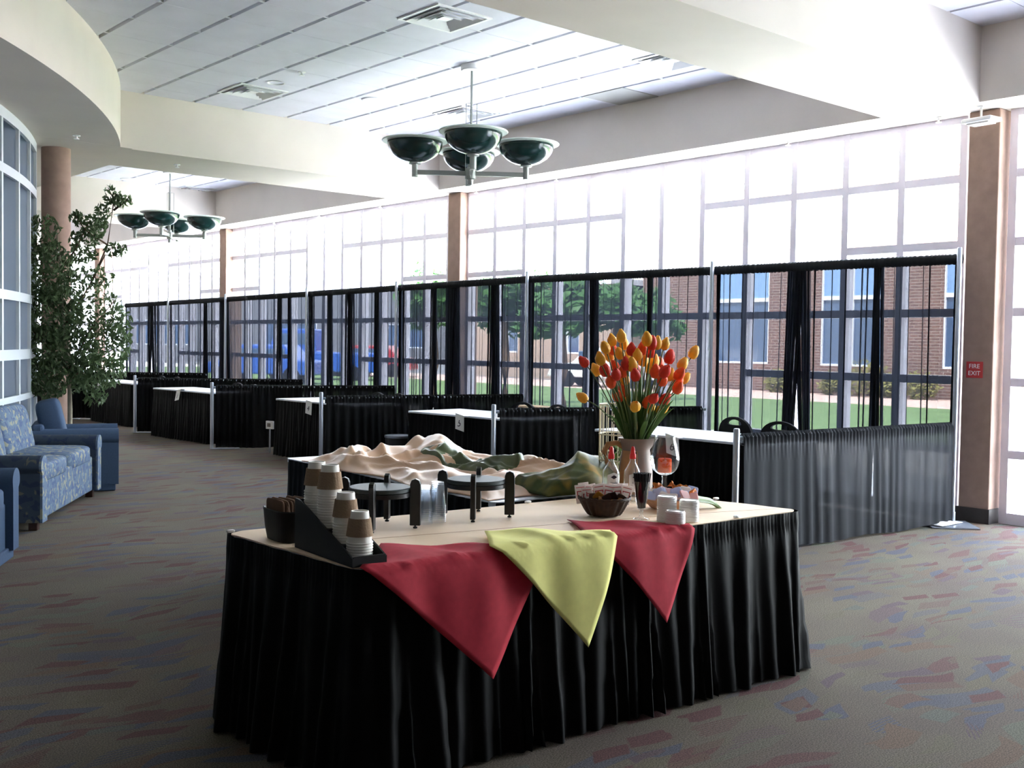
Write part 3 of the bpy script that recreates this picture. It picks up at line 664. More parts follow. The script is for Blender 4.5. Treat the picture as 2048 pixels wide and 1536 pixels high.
for i, (a, c, lb, dig) in enumerate(BOOTH):
    A, C2 = Vector(a), Vector(c); u = (C2-A).normalized(); v = Vector((u.y, -u.x)); D = [.8, .56, .70, .74, .80, .80][i]
    t = thing('booth_table', lb, 'table', (A.x, A.y, 0), 0, 'skirted booth tables')
    q = [Vector((0, 0)), C2-A, C2-A+v*D, v*D]
    skirt([tuple(p) for p in q], .01, .742, 300+i, .020, .07, .03).build('skirt', 'skirt', t, smooth=180)
    cq = sum(q, Vector((0, 0)))/4
    B().prism([tuple(cq+(p-cq)*.992) for p in q], .738, .762).build('table_top', 'white_top', t, bevel=.004)
    if dig:
        pos = {'2': .70, '3': .46, '4': .48, '5': .48, '6': .47}[dig]
        P_ = A.lerp(C2, pos); sg = thing('number_sign', 'white paper sign with the number %s taped to the front of its table' % dig, 'sign', (P_.x-.06, P_.y, .775), 0, 'booth number signs')
        tilt = {'2': -.12, '3': -.16, '4': .12, '5': .16, '6': .2}[dig]
        rt = Vector((0, -math.cos(tilt), -math.sin(tilt))); dn = Vector((-.12, math.sin(tilt)*-.99, -math.cos(tilt)*.99)); h = .17; w2 = .075
        W = Vector((0, 0, 0)); r0 = [W-rt*w2+Vector((.09, 0, .0)), W+rt*w2+Vector((.09, 0, .0))]
        pts = [[W-rt*w2+Vector((.10, 0, -.008)), W+rt*w2+Vector((.10, 0, -.008))], [W-rt*w2, W+rt*w2], [W-rt*w2+dn*h*.5, W+rt*w2+dn*h*.5], [W-rt*w2+dn*h, W+rt*w2+dn*h]]
        B().grid(pts).build('sheet', 'paper', sg, solid=.001)
        text('digit', dig, .10, 'ink', sg, face_mtx(dn*h*.58+Vector((-.004, 0, 0)), rt, -dn))
def make_chair(label):
    t = thing('stacking_chair', label, 'chair', (0, 0, 0), 0, 'black stacking chairs in the booths')
    b = B(); prof = []
    for i in range(25):                       # back: rounded top with a hand hole
        a = PI*i/24; prof.append((.225*math.cos(a), .635+.21*math.sin(a)**.75))
    prof += [(-.21, .48), (.21, .48)]
    hole = [(.10*math.cos(2*PI*i/24), .79+.028*math.sin(2*PI*i/24)-.012*abs(math.cos(2*PI*i/24))**2) for i in range(24)]
    bm_ = bmesh.new()
    def ring(pts, y): return [bm_.verts.new((x, y+.10*(z-.48)*-1, z)) for x, z in pts]
    for y in (.215, .185):
        o_ = ring(prof, y); h_ = ring(hole, y); es = []
        for L_ in (o_, h_):
            for k in range(len(L_)): es.append(bm_.edges.new((L_[k], L_[(k+1) % len(L_)])))
        bmesh.ops.triangle_fill(bm_, use_beauty=True, edges=es)
        if y == .215: f0 = (o_, h_)
        else:
            for L0, L1 in ((f0[0], o_), (f0[1], h_)):
                for k in range(len(L0)): bm_.faces.new((L0[k], L0[(k+1) % len(L0)], L1[(k+1) % len(L1)], L1[k]))
    for v_ in bm_.verts: v_.co.y = -v_.co.y
    bmesh.ops.recalc_face_normals(bm_, faces=bm_.faces); me = bpy.data.meshes.new('backrest'); bm_.to_mesh(me); bm_.free(); me.materials.append(M['chair'])
    o = bpy.data.objects.new('backrest', me); COL.objects.link(o); o.parent = t
    B().soft((0, .02, .455), (.44, .44, .07), .3).build('seat', 'chair', t, smooth=180)
    for sx in (-1, 1):
        B().tube([(sx*.20, .20, .012), (sx*.205, .17, .43)], .011, 8).build('leg', 'chair_metal', t, smooth=180)
        B().tube([(sx*.20, -.24, .012), (sx*.205, -.17, .43), (sx*.2, -.195, .55)], .011, 8).build('leg', 'chair_metal', t, smooth=180)
    return t
chair0 = None
for (px, py, d, lb) in [((1475), 833, .88, 'black stacking chair, nearer the tulips of the two behind the sheer divider'), (1565, 842, .88, 'black stacking chair, farther from the tulips of the two behind the sheer divider'), (1050, 803, .88, 'black stacking chair left of its pair in the booth signed 5'), (1122, 806, .88, 'black stacking chair right of its pair in the booth signed 5'),
                        (760, 784, .88, 'black stacking chair left of its pair in the booth signed 4'), (803, 786, .88, 'black stacking chair right of its pair in the booth signed 4'), (479, 765, .88, 'black stacking chair left of its pair in the booth signed 3'), (512, 768, .88, 'black stacking chair right of its pair in the booth signed 3'), (327, 751, .88, 'black stacking chair left of its pair in the booth signed 2'), (358, 753, .88, 'black stacking chair right of its pair in the booth signed 2')]:
    p = onz(px, py, .86 if px == 1122 else .847); rz = PI/2+.12*math.sin(px)
    dv = Vector((math.cos(rz+PI/2), math.sin(rz+PI/2)))*.2
    if chair0 is None: chair0 = make_chair(lb); chair0.location = (p.x+dv.x, p.y+dv.y, 0); chair0.rotation_euler = (0, 0, rz)
    else: dup(chair0, (p.x+dv.x, p.y+dv.y, 0), rz, lb)
# pale side table by the drapes in booth 5
t = thing('side_table', 'small pale topped side table against the drapes in the booth signed 5', 'table', (8.99, 9.62, 0))
B().box((0, 0, .765), (.24, 1.0, .025)).build('table_top', 'kraft', t, bevel=.003)
for sx in (-1, 1):
    for sy in (-1, 1): B().tube([(sx*.09, sy*.44, 0), (sx*.085, sy*.44, .755)], .012, 8).build('leg', 'chair_metal', t)
# white power box and steel bin by the skirts
p = onx(540, 842, 7.22); t = thing('power_box', 'small white power box beside the left end of the table signed 4', 'box', (p.x, p.y, 0))
B().box((0, 0, .38), (.03, .13, .11), .3).build('box', 'paper', t, bevel=.004); B().box((-.017, 0, .38), (.006, .06, .05), .3).build('socket', 'vent_dark', t); B().tube([(0, 0, 0), (0, 0, .33)], .012).build('post', 'pipe', t)
p = onx(797, 862, 7.2); t = thing('steel_stool', 'low steel topped stool at the left end of the table signed 5', 'stool', (p.x, p.y, 0))
B().lathe([(0, .44), (.16, .44), (.16, .465), (0, .47)], (0, 0, 0), 20).build('seat', 'plate', t, smooth=40); B().lathe([(.14, 0), (.15, .44)], (0, 0, 0), 20).build('body', 'black', t, smooth=60)
# crumpled sheet on the base plate at the fire exit pillar, and the sign
o = B().grid([[(x*.09, y*.07, .02+.05*max(0, 1-(x*x+y*y)/4)*(.5+.5*noise.noise((x*1.3, y*1.3, 2)))) for y in (-2, -1, 0, 1, 2)] for x in (-2, -1, 0, 1, 2)]).build('crumpled_sheet', 'paper', loc=(9.05, 4.66, .003), smooth=180, solid=.002)
tag(o, 'crumpled white sheet lying on the steel base plate by the fire exit pillar', 'paper')
sg = thing('fire_exit_sign', 'small red sign with white FIRE EXIT lettering on the brown pillar', 'sign', (9.444, 4.56, 1.365))
B().box((0, 0, 0), (.008, .15, .145)).build('plate', 'sign_red', sg, bevel=.002)
for s_, z in (('FIRE', .03), ('EXIT', -.032)): text('lettering', s_, .055, 'white_ink', sg, face_mtx((-.006, 0, z), (0, -1, 0), (0, 0, 1)))

# ================================================================== BUFFET TABLES
TZ = .762
T1 = [(2.0, 3.07), (4.435, 2.955), (4.27, 3.84), (1.96, 4.01)]
T2 = [(3.42, 4.05), (3.60, 6.43), (4.62, 6.36), (4.50, 3.98)]
def inset(poly, k):
    c = sum((Vector(p) for p in poly), Vector((0, 0)))/len(poly); return [tuple(c+(Vector(p)-c)*k) for p in poly]
t1 = thing('buffet_table', 'front buffet table with long black pleated skirt and kraft paper top', 'table', (2.0, 3.07, 0))
loc = lambda poly, o: [(x-o[0], y-o[1]) for x, y in poly]
skirt(loc(T1, (2.0, 3.07)),  .012, .7575, 11, .045, .115, .045, .009, 14).build('skirt', 'skirt', t1, smooth=180)
B().prism(fillet(loc(inset(T1, .975), (2.0, 3.07)), .05), .72, .750).build('table_top', 'white_top', t1)
t2 = thing('buffet_table', 'rear buffet table with black skirt under the crumpled tan cloth', 'table', (3.42, 4.05, 0))
skirt(loc(T2, (3.42, 4.05)), .012, .745, 12, .022, .08, .02).build('skirt', 'skirt', t2, smooth=180)
B().prism(fillet(loc(inset(T2, .995), (3.42, 4.05)), .04), .725, .750).build('table_top', 'white_top', t2)
# kraft paper over the front table, with one seam
pp = fillet(T1, .10, 8); c0 = sum((Vector(p) for p in pp), Vector((0, 0)))/len(pp)
def wavy(poly, k):
    out = []
    for i, p in enumerate(poly):
        q = Vector(poly[(i+1) % len(poly)]); p = Vector(p); n = max(1, int((q-p).length/.06))
        for j in range(n):
            s = p.lerp(q, j/n); out.append(tuple(c0+(s-c0)*(k+.004*math.sin(j*1.1+i))))
    return out
b = B(); b.prism(wavy(pp, .992), .7545, .760)
o = b.build('table_paper', 'kraft'); tag(o, 'brown kraft paper covering the top of the front buffet table', 'paper')
b = B(); b.prism([(2.05, 3.60), (3.9, 3.20), (4.38, 3.05), (4.38, 3.053), (3.9, 3.206), (2.05, 3.606)], .7601, .7606); b.build('fold_line', 'tan', o)
for i, (x, y) in enumerate([(1.985, 3.98), (2.9, 3.94), (3.5, 3.885), (4.36, 3.42), (3.97, 2.995)]):
    o = B().soft((0, 0, 0), (.035, .02, .012), .6).build('skirt_clip', 'white_metal', loc=(x, y, .767), smooth=180)
    tag(o, 'small white clip on the kraft paper edge, ' + ['beyond the napkin basket', 'behind the left serving stand', 'behind the right serving stand', 'near the green leaf', 'right of the cup lids'][i], 'clip', 'white skirt clips')
TP = .7615
# three napkins over the front edge
e0, e1 = Vector(T1[0]), Vector(T1[1]); eu = (e1-e0).normalized(); en = Vector((-eu.y, eu.x))
def napkin(label, s0, half, back, drop, m_, lift, seed, skew=0):
    r = random.Random(seed); n = 26; rows = []
    for i in range(n+1):
        row = []
        for j in range(n+1):
            a, c = i/n, j/n                        # corners: back (0,0), right (1,0), left (0,1), tip (1,1)
            s = (a-c)*half+skew*(a+c-1); tt = (1-a-c)
            if tt >= 0:
                q = e0+eu*(s0+s)+en*(back*tt); z = TP+lift+.006*math.sin(s*23+seed)*min(1, tt*3)+.009*math.exp(-((s-.06*(seed % 3-1))/.03)**2)*(1-tt)
            else:
                d = -tt*drop; rip = .016*math.sin(s*16+seed*1.7)*(d/drop)**.6*(1.2-d/drop)+.010*math.sin(s*34+seed)*(d/drop)**.6*max(0, .9-d/drop)
                q = e0+eu*(s0+s)-en*(.026+lift+.045*(1-math.exp(-d*9))+rip); z = TP+lift-d+.009*math.exp(-((s-.06*(seed % 3-1))/.03)**2)*math.exp(-d*14)
            row.append((q.x, q.y, z))
        rows.append(row)
    o = B().grid(rows).build('cloth_napkin', m_, smooth=180, solid=.0022)
    return tag(o, label, 'napkin', 'cloth napkins over the front edge')
napkin('red cloth napkin hanging over the table edge below the cup rack', .40, .395, .315, .455, 'red', .007, 4, .12)
napkin('red cloth napkin hanging over the table edge below the packet basket', 1.345, .29, .37, .385, 'red', .007, 5, .085)
napkin('yellow cloth napkin hanging over the table edge between the two red ones', .86, .305, .29, .425, 'yellow', .024, 7, .11)

# -------- brown napkins in a black basket
nb = thing('napkin_basket', 'black basket of brown paper napkins at the left end of the buffet', 'basket', (2.10, 3.72, TP), 1.5)
b = B(); P = []
for (k, z) in ((.86, 0), (.95, .05), (1, .11), (1.04, .118), (1.0, .122), (.93, .115), (.85, .02), (.01, .015)):
    row = []
    for i in range(40):
        a = 2*PI*i/40; w_ = 1+.018*math.sin(a*20+(z*300))*(k > .9)
        row.append((.115*k*w_*math.copysign(abs(math.cos(a))**.6, math.cos(a)), .075*k*w_*math.copysign(abs(math.sin(a))**.6, math.sin(a)), z))
    P.append(row)
b.grid(P, True).add([P[0][i] for i in range(40)], [tuple(range(40))]); b.build('basket', 'black_matte', nb, smooth=40)
for i in range(14):
    o = B().soft((0, 0, 0), (.155, .009, .14), .25, nu=16, nv=8).build('paper_napkin', 'brown_paper', smooth=180)
    a = 1.5; off = -.055+.0085*i; o.location = (2.10-math.sin(a)*off, 3.72+math.cos(a)*off, TP+.086+.006*math.sin(i*2.1)); o.rotation_euler = (.12*math.sin(i*1.7), .04*math.sin(i), a)
    tag(o, 'brown paper napkin standing in the black basket, %s from the near side' % ORD[i], 'napkin', 'paper napkins in the black basket')

# -------- stepped black rack with four stacks of paper cups
ra, rb_ = Vector((2.065, 3.10, 0)), Vector((2.10, 3.55, 0)); ru = (rb_-ra).normalized(); rw = Vector((ru.y, -ru.x, 0)); RL = (rb_-ra).length
rk = thing('cup_rack', 'black stepped rack holding four stacks of paper cups', 'rack', (ra.x, ra.y, TP), math.atan2(ru.y, ru.x)-PI/2)
W2 = .064
prof = [(0, 0), (RL, 0), (RL, .185), (RL-.05, .18), (.045, .05), (0, .03)]
for sx in (-1, 1):
    B().extrude(prof, 0, (.006, 0, 0), (sx*W2-.003, 0, 0), (0, 1, 0), (0, 0, 1)).build('side_panel', 'black_matte', rk)
B().box((0, .003, .018), (2*W2-.006, .006, .036)).build('front_panel', 'black_matte', rk)
B().box((0, RL-.003, .09), (2*W2-.006, .006, .18)).build('back_panel', 'black_matte', rk)
SY = [(.075, .012), (.185, .055), (.295, .095), (.405, .115)]
for y, z in SY: B().box((0, y, z-.004), (2*W2-.006, .11, .006)).build('shelf', 'black_matte', rk)
CUPH = .112
CUPP = [(0, CUPH-.004), (.028, CUPH-.004), (.0285, CUPH), (.031, CUPH), (.032, CUPH-.01), (.0435, .005), (.0465, .005), (.0475, .0022), (.046, 0), (.0445, .001)]
cup_me = {}
def cup(m_, pos, label, group):
    if m_ not in cup_me:
        o = B().lathe(CUPP, (0, 0, 0), 24).build('paper_cup', m_, smooth=50); cup_me[m_] = o.data; o.location = pos
    else:
        o = bpy.data.objects.new('paper_cup', cup_me[m_]); COL.objects.link(o); o.location = pos
    return tag(o, label, 'cup', group)
def lcl(rx, ry): q = ra+rw*rx+ru*ry; return q.x, q.y
STK = [('front', 7), ('second', 8), ('third', 13), ('rear', 11)]
for (nm_, cnt), (sy, sz) in zip(STK, SY):
    x, y = lcl(.004*math.sin(sy*40), sy)
    for k in range(cnt):
        top = k == cnt-1
        cup('cup', (x, y, TP+sz+.0095*k), 'upside-down paper cup, %s from the top in the %s stack of the black rack' % (ORD[cnt-1-k], nm_), 'paper cups in the rack')
    zt = TP+sz+.0095*(cnt-1)
    o = B().lathe([(.0455, .024), (.0375, .086), (.0388, .086), (.0478, .024), (.0455, .024)], (0, 0, 0), 28).build('cup_sleeve', 'sleeve', loc=(x, y, zt+.002), smooth=50)
    tag(o, 'brown cardboard sleeve around the top cup of the %s stack' % nm_, 'sleeve', 'cardboard cup sleeves')

# -------- two black serving stands
def stand(label, x, y, rz):
    t = thing('serving_stand', label, 'stand', (x, y, TP), rz, 'round serving stands')
    B().lathe([(0, .150), (.125, .150), (.130, .154), (.130, .166), (.126, .170), (0, .170)], (0, 0, 0), 48).build('tray', 'disc', t, smooth=40)
    B().lathe([(.112, .132), (.131, .132), (.131, .1495), (.112, .1495), (.112, .132)], (0, 0, 0), 48).build('ring', 'black', t, smooth=40)
    for k in range(4):
        a = PI/4+k*PI/2; b = B(); pr = [(-.022, .012), (.022, .012), (.022, .185), (.016, .2), (0, .207), (-.016, .2), (-.022, .185)]
        rad = Vector((math.cos(a), math.sin(a), 0)); tan_ = Vector((-rad.y, rad.x, 0))
        b.extrude(pr, 0, tan_*.022, rad*.150-tan_*.011, rad, (0, 0, 1)); lg = b.build('leg', 'black', t, bevel=.003)
        B().lathe([(0, 0), (.009, 0), (.009, .006), (.004, .008), (.004, .014)], tuple(rad*.150), 12).build('foot', 'black_matte', lg)
    return t
stand('round black serving stand on four legs, behind the cup rack', 2.535, 3.735, -.02)
stand('round black serving stand on four legs, right of the clear cups', 3.035, 3.715, .02)
# -------- clear plastic cups
ccp = [(.001, .1), (.0265, .1), (.027, .098), (.0345, .005), (.0365, .004), (.037, .001), (.0365, 0)]
ccm = None
for s_, (x, y, cnt) in enumerate([(2.738, 3.700, 9), (2.806, 3.695, 10)]):
    for k in range(cnt):
        if ccm is None: o = B().lathe(ccp, (0, 0, 0), 24).build('plastic_cup', 'clear', smooth=50); ccm = o.data
        else: o = bpy.data.objects.new('plastic_cup', ccm); COL.objects.link(o)
        o.location = (x, y, TP+.0078*k*(1.0 if s_ == 0 else 1.06))
        tag(o, 'clear plastic cup, %s from the top of the %s stack between the stands' % (ORD[cnt-1-k], 'left' if s_ == 0 else 'right, taller'), 'cup', 'clear plastic cups')
# -------- wicker basket of packets
bx, by = 3.53, 3.40
wb = thing('wicker_basket', 'dark wicker basket full of red and white packets', 'basket', (bx, by, TP))
P = []
for k in range(15):
    t = k/14; r_ = .072+.043*t**.8; row = []
    for i in range(96):
        a = 2*PI*i/96; row.append((r_*(1+.045*math.sin(a*16+(.9 if k % 2 else 0)))*math.cos(a), r_*(1+.045*math.sin(a*16+(.9 if k % 2 else 0)))*math.sin(a), .004+.074*t))
    P.append(row)
b = B().grid(P, True); b.add(P[0], [tuple(range(96))]); b.build('bowl', 'wicker', wb, smooth=180)
b = B()
for ph in (0, PI):
    b.tube([(.117*math.cos(2*PI*i/60), .117*math.sin(2*PI*i/60), .081+.004*math.sin(i*2*PI/60*12+ph)) for i in range(61)], .005, 6)
b.build('rim', 'wicker', wb, smooth=180)
r = random.Random(5); pk = None
for i in range(16):
    a = -.85+i*.112; rr = .095-.02*(i % 2)
    col = 'whitep'
    o = B().box((0, 0, 0), (.052, .004, .085)).build('sugar_packet', col, bevel=.0015)
    ang = -.75-1.2+i*.22
    o.location = (bx+Vector((R3.x, R3.y)).x*(-.105+.0135*i)+F3.x*(.02+.03*math.sin(i*1.9)), by+R3.y*(-.105+.0135*i)+F3.y*(.02+.03*math.sin(i*1.9)), TP+.093+.009*math.sin(i*2.3))
    o.rotation_euler = (-.25+.25*math.sin(i*1.3), .16*math.sin(i*3)+.016*(i-8), -YAW+.4*math.sin(i*2.1))
    pb = B()
    for yy in (-.0028, .0028):
        for (xx, zz, wx, wz) in ((0, .012, .036, .004), (0, -.012, .036, .004), (-.016, 0, .004, .024), (.016, 0, .004, .024), (0, .030, .040, .003)): pb.box((xx, yy, zz), (wx, .0008, wz))
    pb.build('print', 'sign_red', o)
    tag(o, 'red and white packet standing in the wicker basket, %s from the left' % ORD[i], 'packet', 'packets in the wicker basket')
for i in range(7):
    o = B().soft((0, 0, 0), (.05, .006, .045), .4, nu=12, nv=6).build('tea_packet', 'amber' if i in (1, 2, 5) else 'brownw', smooth=180)
    q = -.05+.02*i; o.location = (bx+R3.x*q-F3.x*.05, by+R3.y*q-F3.y*.05, TP+.085+.006*math.sin(i*2)); o.rotation_euler = (.5*math.sin(i*2.2), .6*math.sin(i*1.4), -YAW+.4*math.sin(i))
    tag(o, '%s wrapped packet lying at the front of the wicker basket, %s from the left' % ('amber' if i in (1, 2, 5) else 'dark brown', ORD[i]), 'packet', 'wrapped packets in the wicker basket')
# -------- footed glass of stirrers
gx, gy = 3.585, 3.225
g = thing('stirrer_glass', 'tall footed glass holding black stirrers', 'glass', (gx, gy, TP))
B().lathe([(0, 0), (.036, 0), (.037, .003), (.012, .010), (.007, .02)], (0, 0, 0), 28).build('foot', 'glassware', g, smooth=60)
B().lathe([(.007, .02), (.009, .028), (.007, .038)], (0, 0, 0), 20).build('stem', 'glassware', g, smooth=60)
B().lathe([(.004, .038), (.018, .046), (.026, .08), (.031, .13), (.036, .17), (.0345, .17), (.0295, .13), (.0245, .08), (.015, .05), (.003, .044)], (0, 0, 0), 32).build('bowl', 'glassware', g, smooth=60)
r = random.Random(9); st = None
for i in range(56):
    a = i*2.4; q = math.sqrt((i+.5)/56); b0 = .016*q; b1 = .040*q; h = .205+.012*r.random()
    p0 = Vector((b0*math.cos(a), b0*math.sin(a), .05)); p1 = Vector((b1*math.cos(a), b1*math.sin(a), h)); d = p1-p0
    if st is None: o = B().tube([(0, 0, 0), (0, 0, .158)], .0027, 5).build('stirrer', 'black_matte'); st = o.data
    else: o = bpy.data.objects.new('stirrer', st); COL.objects.link(o)
    o.location = Vector((gx, gy, TP))+p0; o.rotation_euler = d.to_track_quat('Z', 'Y').to_euler()
    tag(o, 'thin black stirrer standing in the footed glass', 'stirrer', 'black stirrers in the footed glass')
# -------- stacks of cup lids
ld_ = None
for s_, (x, y, cnt) in enumerate([(3.64, 3.125, 13), (3.72, 3.065, 11), (3.592, 3.035, 7)]):
    for k in range(cnt):
        if ld_ is None:
            o = B().lathe([(0, .010), (.036, .010), (.0375, .013), (.040, .013), (.041, .008), (.0435, .006), (.0435, .001), (.042, 0), (.041, .003), (.038, .0085), (0, .0085)], (0, 0, 0), 28).build('cup_cover', 'lid', smooth=40); ld_ = o.data
        else: o = bpy.data.objects.new('cup_cover', ld_); COL.objects.link(o)
        o.location = (x, y, TP+.0082*k)
        tag(o, 'white cup lid, %s from the top of the %s pile of lids' % (ORD[cnt-1-k], ['tallest', 'middle-height, rightmost', 'shortest, front'][s_]), 'lid', 'white cup lids')
# -------- pale basket of creamers and leaves
cx_, cy_ = 3.93, 3.36
cb = thing('creamer_basket', 'pale woven basket of creamers and autumn leaves', 'basket', (cx_, cy_, TP))
P = []
for k in range(9):
    t = k/8; r_ = .085+.05*t; row = []
    for i in range(80):
        a = 2*PI*i/80; row.append((r_*(1+.02*math.sin(a*20+(PI if k % 2 else 0)))*math.cos(a), r_*(1+.02*math.sin(a*20+(PI if k % 2 else 0)))*math.sin(a), .003+.05*t))
    P.append(row)
b = B().grid(P, True); b.add(P[0], [tuple(range(80))]); b.build('bowl', 'tan_wicker', cb, smooth=180)
r = random.Random(12)
cols = ['pink', 'whitep', 'bluep', 'pink', 'whitep', 'bluep', 'bluep', 'whitep', 'pink', 'bluep', 'whitep', 'pink', 'bluep', 'whitep', 'bluep', 'pink', 'whitep', 'bluep', 'pink', 'bluep']
cn = {'pink': 'pink', 'whitep': 'white', 'bluep': 'pale blue'}; cnt_ = {}
for i, c in enumerate(cols):
    q = -.12+.0125*i; f = .05*math.sin(i*2.4)
    o = B().soft((0, 0, 0), (.055, .008, .05), .35, nu=12, nv=6).build('sweetener_packet', c, smooth=180)
    o.location = (cx_+R3.x*q+F3.x*f, cy_+R3.y*q+F3.y*f, TP+.068+.012*math.sin(i*1.7)); o.rotation_euler = (r.uniform(-.8, .3), r.uniform(-.4, .4), -YAW+r.uniform(-.6, .6))
    cnt_[c] = cnt_.get(c, 0)+1
    tag(o, '%s sweetener packet in the pale basket, %s %s one from the left' % (cn[c], ORD[cnt_[c]-1], cn[c]), 'packet', 'sweetener packets')
def leaf(name, label, m_, pos, L_, W_, rot, lobes=0, group=None):
    rows = []
    for i in range(13):
        t = i/12; wd = W_*math.sin(PI*min(1, t*1.02))**.8*(1+(.45*math.sin(t*lobes*2*PI) if lobes else 0))
        rows.append([(L_*(t-.5), wd*s, .012*math.sin(t*PI)+.015*abs(s)+.004*math.sin(t*11)) for s in (-1, -.5, 0, .5, 1)])
    o = B().grid(rows).build(name, m_, smooth=180, solid=.0012); o.location = pos; o.rotation_euler = rot
    return tag(o, label, 'leaf', group)
for i, (q, f, z) in enumerate([(-.05, .09, .10), (.02, .10, .105), (.065, .05, .10), (.115, .0, .085)]):
    leaf('autumn_leaf', 'orange autumn leaf in the pale basket, %s from the left' % ORD[i], 'autumn', (cx_+R3.x*q+F3.x*f, cy_+R3.y*q+F3.y*f, TP+z-.022), .075, .022, (.7+.3*math.sin(i*2), -.5+.3*i, i*1.1), 2.5, 'autumn leaves in the pale basket')
leaf('leaf', 'flat green leaf lying right of the pale basket', 'gleaf', (4.10, 3.30, TP+.012), .19, .075, (.05, .25, -.9))
# -------- syrup bottles
def bottle(label, x, y):
    t = thing('syrup_bottle', label, 'bottle', (x, y, TP), 0, 'clear syrup bottles')
    B().lathe([(0, .002), (.041, 0), (.043, .006), (.043, .14), (.040, .158), (.022, .185), (.0145, .20), (.0135, .225), (.0115, .225), (.0125, .2), (.02, .183), (.038, .156), (.041, .138), (.041, .01), (0, .008)], (0, 0, 0), 32).build('body', 'glassware', t, smooth=50)
    B().lathe([(.0145, .214), (.0155, .216), (.0155, .236), (.0125, .24), (.010, .262), (.006, .274), (0, .276)], (0, 0, 0), 20).build('spout', 'redcap', t, smooth=50)
    av = math.atan2(-F3.y, -F3.x)+.25; P = []
    for z in (.055, .08, .115, .138): P.append([(0.0437*math.cos(av+q), 0.0437*math.sin(av+q), z+(.012*(1-abs(q)/.75) if z == .138 else 0)) for q in [(-.75+.125*k) for k in range(13)]])
    lb = B().grid(P).build('label', 'label', t, smooth=180)
    n_ = Vector((math.cos(av), math.sin(av), 0)); rt = Vector((-n_.y, n_.x, 0))
    B().add([n_*.0446+rt*x_+Vector((0, 0, z_)) for x_, z_ in ((-.017, .128), (0, .118), (.017, .128), (0, .138))], [(0, 1, 2, 3)]).build('diamond', 'ink', lb)
    text('lettering', 'Vanilla', .0145, 'ink', lb, face_mtx(n_*.0450+Vector((0, 0, .100)), rt, (0, 0, 1)), .0002)
bottle('clear syrup bottle with red spout, left of the two', *onz(1221, 1004, TP)[:2])
bottle('clear syrup bottle with red spout, right of the two, behind the stirrers', *onz(1264, 1004, TP)[:2])
# -------- pitcher of tulips
pv = onz(1270, 989, TP); PX, PY = pv.x, pv.y
pt = thing('milk_pitcher', 'grey metal pitcher with tan handle holding the tulips', 'pitcher', (PX, PY, TP))
sdir = math.atan2(R3.y, R3.x)                                   # the spout points to the right
wobf = lambda a, k: 1+(.22*max(0, math.cos(a-sdir))**6*(k in (6, 7, 8, 9)))
B().lathe([(0, .003), (.086, 0), (.09, .01), (.088, .12), (.080, .19), (.072, .235), (.082, .275), (.094, .295), (.090, .295), (.078, .272), (.068, .235), (.076, .188), (.083, .12), (.084, .012), (0, .01)], (0, 0, 0), 48, None, wobf).build('body', 'galv', pt, smooth=50)
av = math.atan2(-F3.y, -F3.x); P = []
for z, rr in ((.012, .0915), (.12, .0898), (.19, .0818), (.232, .0745)): P.append([(rr*math.cos(av-1.2+q), rr*math.sin(av-1.2+q), z) for q in [.1*k for k in range(13)]])
B().grid(P).build('wrap', 'tan', pt, smooth=180, solid=.002)
hd = Vector((-R3.x, -R3.y, 0))
B().tube([hd*.066+Vector((0, 0, .245)), hd*.10+Vector((0, 0, .268)), hd*.145+Vector((0, 0, .26)), hd*.165+Vector((0, 0, .22)), hd*.15+Vector((0, 0, .17)), hd*.10+Vector((0, 0, .12)), hd*.085+Vector((0, 0, .10))], [.012, .014, .015, .015, .014, .012, .01], 10).build('handle', 'tan', pt, smooth=180)
tw = Vector((math.cos(av-.1), math.sin(av-.1), 0))
B().tube([tw*.078+Vector((0, 0, .228)), tw*.088+Vector((0, 0, .18)), tw*.096+Vector((0, 0, .10)), tw*.094+Vector((0, 0, .02))], .004, 6).build('twine', 'twine', pt, smooth=180)
TUL = [(725, 195, 'y'), (615, 240, 'y'), (755, 285, 'y'), (535, 330, 'y'), (475, 460, 'y'), (580, 425, 'y'), (425, 590, 'y'), (265, 915, 'y'), (1030, 230, 'y'), (1145, 275, 'y'), (1240, 285, 'y'), (1580, 385, 'y'), (1450, 520, 'y'), (1110, 490, 'y'), (915, 415, 'y'), (985, 470, 'y'), (790, 440, 'y'), (705, 400, 'y'), (850, 530, 'y'), (765, 700, 'y'), (1300, 650, 'y'), (1475, 690, 'y'), (790, 1000, 'y'), (890, 1020, 'y'), (1060, 1040, 'y'), (1205, 1055, 'y'), (1070, 560, 'y'),
       (625, 345, 'o'), (845, 350, 'r'), (975, 340, 'o'), (1085, 275, 'r'), (1070, 370, 'r'), (1295, 440, 'r'), (280, 495, 'r'), (530, 590, 'r'), (650, 550, 'o'), (600, 730, 'o'), (740, 610, 'o'), (780, 520, 'r'), (890, 590, 'r'), (1130, 610, 'o'), (1190, 625, 'o'), (1240, 610, 'r'), (1210, 705, 'o'), (1410, 640, 'o'), (1400, 710, 'o'), (1395, 800, 'o'), (1105, 925, 'r'), (1235, 940, 'r'), (680, 900, 'o'), (750, 840, 'o'), (1030, 975, 'o'), (1170, 515, 'o'), (890, 650, 'r'), (665, 645, 'r')]
r = random.Random(21); dv0 = (Vector((PX, PY, TP))-Vector((0, 0, CAM_H))).dot(_fw); cn2 = {'y': 0, 'o': 0, 'r': 0}
CN = {'y': ('golden yellow', 'ty'), 'o': ('orange red', 'to'), 'r': ('deep red', 'tr')}
order = {k: sorted([q for q in TUL if q[2] == k], key=lambda q: q[0]) for k in 'yor'}
spread = lambda q: .17 if 300 < q[0] < 1350 and q[1] > 300 else .08
